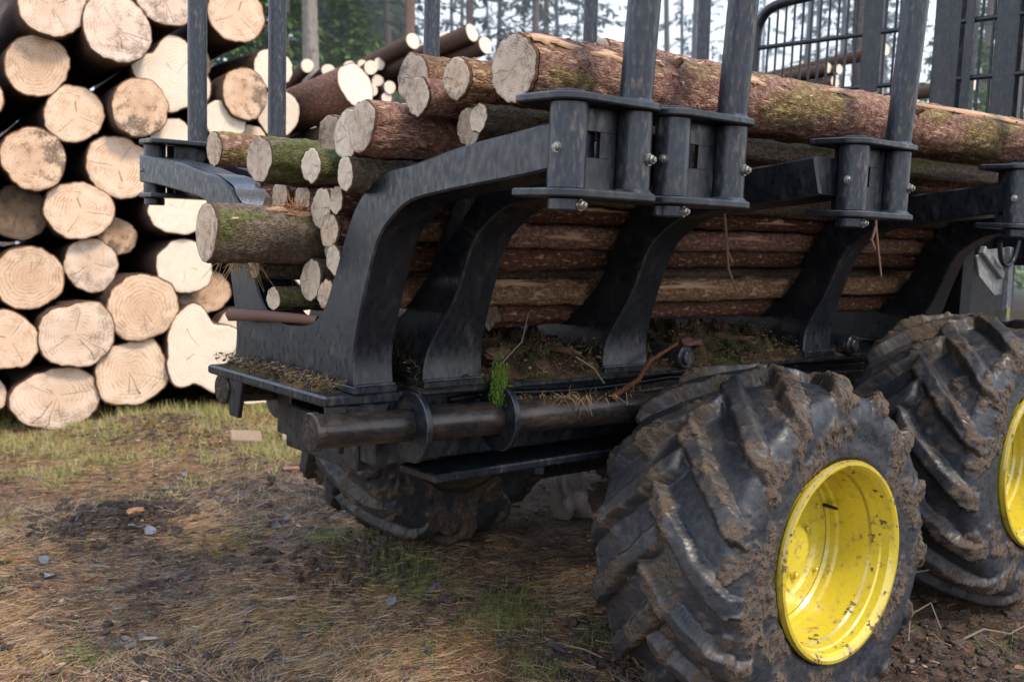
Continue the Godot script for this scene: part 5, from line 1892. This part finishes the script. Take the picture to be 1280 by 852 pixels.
	solo("bark_strip", twig([[a, a + Vector3(0.005, -0.08, 0), a + Vector3(0.015, -0.17, 0.005), a + Vector3(0.03, -0.26, 0.0)], [a + Vector3(0.005, -0.08, 0.0), a + Vector3(-0.012, -0.13, 0.01), a + Vector3(0.0, -0.16, 0.01)]], 0.0065), brown, "reddish bark strip hanging just right of the third stake holder", "bark strip")
	# bark and branch pieces lying on the deck
	for q4 in [[-0.95, 0.36, 0.5, "curved bark piece on the deck right of the second arm's foot"], [-0.66, 0.40, 1.4, "bark piece on the deck edge between the second and third arm"], [0.12, 0.36, 0.2, "bark piece on the deck right of the third arm's foot"], [0.45, 0.33, 2.0, "dark bark piece on the deck above the near tyre"]]:
		solo("bark_piece", chunk(Vector3(0.15, 0.025, 0.05), int(q4[0] * 40.0) + 50, 0.5), brown, q4[3], "bark", Transform3D(FW.basis * Basis(Vector3.UP, q4[2]) * Basis(Vector3.RIGHT, 0.3), FW * Vector3(q4[0], 1.345, q4[1])))
	var da := FW * Vector3(-0.98, 1.30, 0.40)
	solo("twig", twig([[da, da + FW.basis * Vector3(0.10, 0.09, 0.01), da + FW.basis * Vector3(0.17, 0.19, -0.04)]], 0.0032), dull, "thin twig leaning from the deck against the load, right of the second arm", "twig")
	da = FW * Vector3(-0.62, 1.33, 0.40)
	solo("twig", twig([[da, da + FW.basis * Vector3(0.07, -0.05, 0.05), da + FW.basis * Vector3(0.12, -0.11, 0.06)]], 0.0042), dull, "dark twig hanging over the deck edge left of the third arm", "twig")
	# fallen leaves
	var lm := [leaf_mesh(1), leaf_mesh(2), leaf_mesh(3)]
	var lmat := [tinted(M.plain, Color(0.15, 0.155, 0.185)), tinted(M.plain, Color(0.23, 0.225, 0.255)), tinted(M.plain, Color(0.13, 0.105, 0.12))]
	rng.seed = 909
	var spots := [["beside the mound of dark earth", -1.95, -5.45], ["near the lower left picture corner", -1.72, -4.22], ["in the straw at the left picture edge", -2.35, -5.0], ["in front of the far wheel", -0.85, -5.0], ["by the green tuft in the middle", -0.45, -4.65], ["on the trodden soil left of the near tyre", 0.05, -4.3], ["between the mound and the far wheel", -1.35, -5.7], ["at the foot of the grassy bank", -2.2, -6.5], ["near the bottom edge below the white splinter", -1.0, -4.25]]
	for q3 in spots:
		for k in 3:
			var x: float = q3[1] + rng.randf_range(-0.16, 0.16)
			var z: float = q3[2] + rng.randf_range(-0.16, 0.16)
			var sc := rng.randf_range(0.8, 1.7)
			solo("fallen_leaf", lm[k], lmat[k], ["bluish grey", "pale lilac", "dark violet-brown"][k] + " fallen leaf " + q3[0], "leaf", Transform3D((Basis(Vector3.UP, rng.randf() * TAU) * Basis(Vector3.RIGHT, rng.randf_range(-0.35, 0.35))).scaled(Vector3(sc, sc, sc)), on_ground(x, z, 0.012)), "fallen leaves")
	build_debris()


# what has fallen onto the machine: earth, needles, moss
func build_debris() -> void:
	rng.seed = 31
	var heap := func(called: String, label: String, x0: float, x1: float, z0: float, z1: float, y: float, h: float, nx: int, nzz: int) -> void:
		var P := PackedVector3Array()
		var C := PackedColorArray()
		for j in nx:
			for k in nzz:
				var fx := float(j) / (nx - 1)
				var fz := float(k) / (nzz - 1)
				var p := Vector3(lerpf(x0, x1, fx), 0, lerpf(z0, z1, fz))
				var e := minf(1.0, 5.0 * minf(minf(fx, 1.0 - fx), minf(fz, 1.0 - fz)))
				var w := fn.get_noise_3d(p.x * 500.0, 5.0, p.z * 500.0)
				p.y = y + e * h * (0.55 + 1.1 * w + 0.5 * fn.get_noise_3d(p.x * 2600.0, 5.0, p.z * 2600.0))
				P.append(FW * p)
				var q := Color(0.075, 0.055, 0.038).lerp(Color(0.16, 0.105, 0.06), smoothstep(-0.2, 0.4, fn.get_noise_3d(p.x * 1500.0, 70.0, p.z * 1500.0)))
				q = q.lerp(Color(0.055, 0.085, 0.022), 0.6 * smoothstep(0.10, 0.35, fn.get_noise_3d(p.x * 350.0, 150.0, p.z * 350.0)))
				C.append(q)
		var g := Geo.new()
		g.grid(P, nzz, nx, false, PackedVector2Array(), C)
		var o := solo(called, g.mesh(), M.soil, label, "debris")
		o.set_meta("kind", "stuff")
	heap.call("deck_debris", "heap of earth, needles and moss along the deck under the load", -1.36, 1.3, -0.43, 0.435, 1.246, 0.125, 190, 56)
	heap.call("shelf_debris", "crumbs, needles and moss on the rear shelf of the forwarder", -1.685, -1.585, -0.42, 0.40, 1.244, 0.040, 30, 130)
	# needles and straw on both
	var X := []
	var C := PackedColorArray()
	for i in 9500:
		var p := Vector3(rng.randf_range(-1.36, 1.2), 0, 0.43 - 0.4 * pow(rng.randf(), 1.6))
		p.y = 1.252 + 0.125 * (0.6 + 1.1 * fn.get_noise_3d(p.x * 500.0, 5.0, p.z * 500.0)) * minf(1.0, (0.45 - p.z) * 8.0)
		if i < 1200:
			p = Vector3(rng.randf_range(-1.685, -1.595), 1.262 + 0.03 * rng.randf(), rng.randf_range(-0.42, 0.41))
		elif i < 1700:
			p = Vector3(rng.randf_range(-1.0, -0.1), 1.178, 0.45 + rng.randfn(0.0, 0.018))
		var sc := rng.randf_range(0.3, 1.0)
		X.append(Transform3D((Basis(Vector3.UP, rng.randf() * TAU) * Basis(Vector3.RIGHT, rng.randf_range(-0.5, 0.35))).scaled(Vector3(sc, sc, sc)), FW * p))
		var k := rng.randf()
		C.append(Color(0.20, 0.115, 0.06) if k < 0.6 else (Color(0.085, 0.13, 0.03) if k < 0.78 else Color(0.42, 0.32, 0.19)))
	scatter("needle_debris", "dry needles and straw lying on the forwarder's deck and shelf", "debris", blade(0.05, 0.0022, 0.15), M.straw, X, C)
	X = []
	C = PackedColorArray()
	for i in 1500:
		var q := Vector3(rng.randf_range(-1.36, 1.2), 0, 0.43 - 0.36 * pow(rng.randf(), 1.5))
		q.y = 1.262 + 0.125 * (0.55 + 1.1 * fn.get_noise_3d(q.x * 500.0, 5.0, q.z * 500.0)) * minf(1.0, (0.45 - q.z) * 8.0)
		if i < 300:
			q = Vector3(rng.randf_range(-1.685, -1.595), 1.270 + 0.025 * rng.randf(), rng.randf_range(-0.42, 0.41))
		var sc := 0.15 + 0.6 * pow(rng.randf(), 2.0)
		X.append(Transform3D((Basis(Vector3.UP, rng.randf() * TAU) * Basis(Vector3.RIGHT, rng.randf_range(-0.8, 0.8))).scaled(Vector3(sc, sc, sc)), FW * q))
		C.append([Color(0.10, 0.06, 0.04), Color(0.20, 0.11, 0.07), Color(0.055, 0.042, 0.035), Color(0.25, 0.17, 0.11), Color(0.14, 0.08, 0.05)][i % 5])
	var fr := Geo.new()
	fr.plate(V2([-0.014, -0.006, -0.003, -0.010, 0.012, -0.005, 0.015, 0.004, 0.003, 0.006, -0.010, 0.008]), Transform3D(Basis(Vector3(1, 0.1, 0).normalized(), -1.45), Vector3.ZERO), 0.005, 0.0012)
	scatter("bark_crumbs", "crumbs of bark and wood littering the forwarder's deck and rear shelf", "debris", fr.mesh(), M.plain, X, C)
	# one hanging tuft of moss, tufts of straw caught on the load
	var tuft := func(called: String, label: String, cat: String, at: Vector3, count: int, spread: Vector3, dirv: Vector3, l: float, q0: Color, q1: Color) -> void:
		var g := Geo.new()
		for i in count:
			var p := at + Vector3(rng.randfn(0, spread.x), rng.randfn(0, spread.y), rng.randfn(0, spread.z))
			var dd := (dirv + Vector3(rng.randfn(0, 0.5), rng.randfn(0, 0.4), rng.randfn(0, 0.5))).normalized()
			g.col = q0.lerp(q1, rng.randf())
			var ll := l * rng.randf_range(0.5, 1.3)
			g.tube([p, p + dd * ll * 0.5, p + dd * ll + Vector3(0, -0.3 * ll, 0)], [0.0016, 0.0013, 0.0005], 3)
		var o := solo(called, g.mesh(), M.straw, label, cat)
		o.set_meta("kind", "stuff")
	tuft.call("moss_tuft", "bright green moss hanging over the tube below the second arm", "moss", FW * Vector3(-1.03, 1.25, 0.475), 800, Vector3(0.013, 0.045, 0.010), Vector3(0, -0.6, 0.2), 0.017, Color(0.07, 0.13, 0.018), Color(0.15, 0.22, 0.035))
	tuft.call("straw_tuft", "tuft of straw caught under the lowest protruding log", "straw", FW * Vector3(-1.66, 1.645, -0.22), 90, Vector3(0.03, 0.012, 0.02), Vector3(0, -0.2, 0.1), 0.09, Color(0.40, 0.24, 0.10), Color(0.55, 0.38, 0.17))
	tuft.call("straw_tuft", "tuft of reddish straw on top of the lowest protruding log", "straw", FW * Vector3(-1.55, 1.835, -0.03), 70, Vector3(0.03, 0.008, 0.02), Vector3(0, 0.5, 0.1), 0.06, Color(0.30, 0.12, 0.06), Color(0.48, 0.26, 0.12))
	tuft.call("straw_tuft", "straw hanging over the tube right of the moss", "straw", FW * Vector3(-0.75, 1.19, 0.46), 70, Vector3(0.11, 0.006, 0.02), Vector3(0.1, -0.3, 0.4), 0.06, Color(0.16, 0.10, 0.05), Color(0.30, 0.21, 0.11))
	# green algae and twigs on the deck
	tuft.call("moss_tuft", "dull green moss on the deck between the second and third arm", "moss", FW * Vector3(-0.75, 1.33, 0.30), 260, Vector3(0.12, 0.02, 0.05), Vector3(0, 0.6, 0.2), 0.04, Color(0.055, 0.07, 0.022), Color(0.10, 0.105, 0.035))
	tuft.call("moss_tuft", "dull green moss on the deck right of the third arm", "moss", FW * Vector3(0.25, 1.33, 0.32), 240, Vector3(0.16, 0.02, 0.05), Vector3(0, 0.6, 0.2), 0.04, Color(0.055, 0.07, 0.022), Color(0.11, 0.11, 0.035))
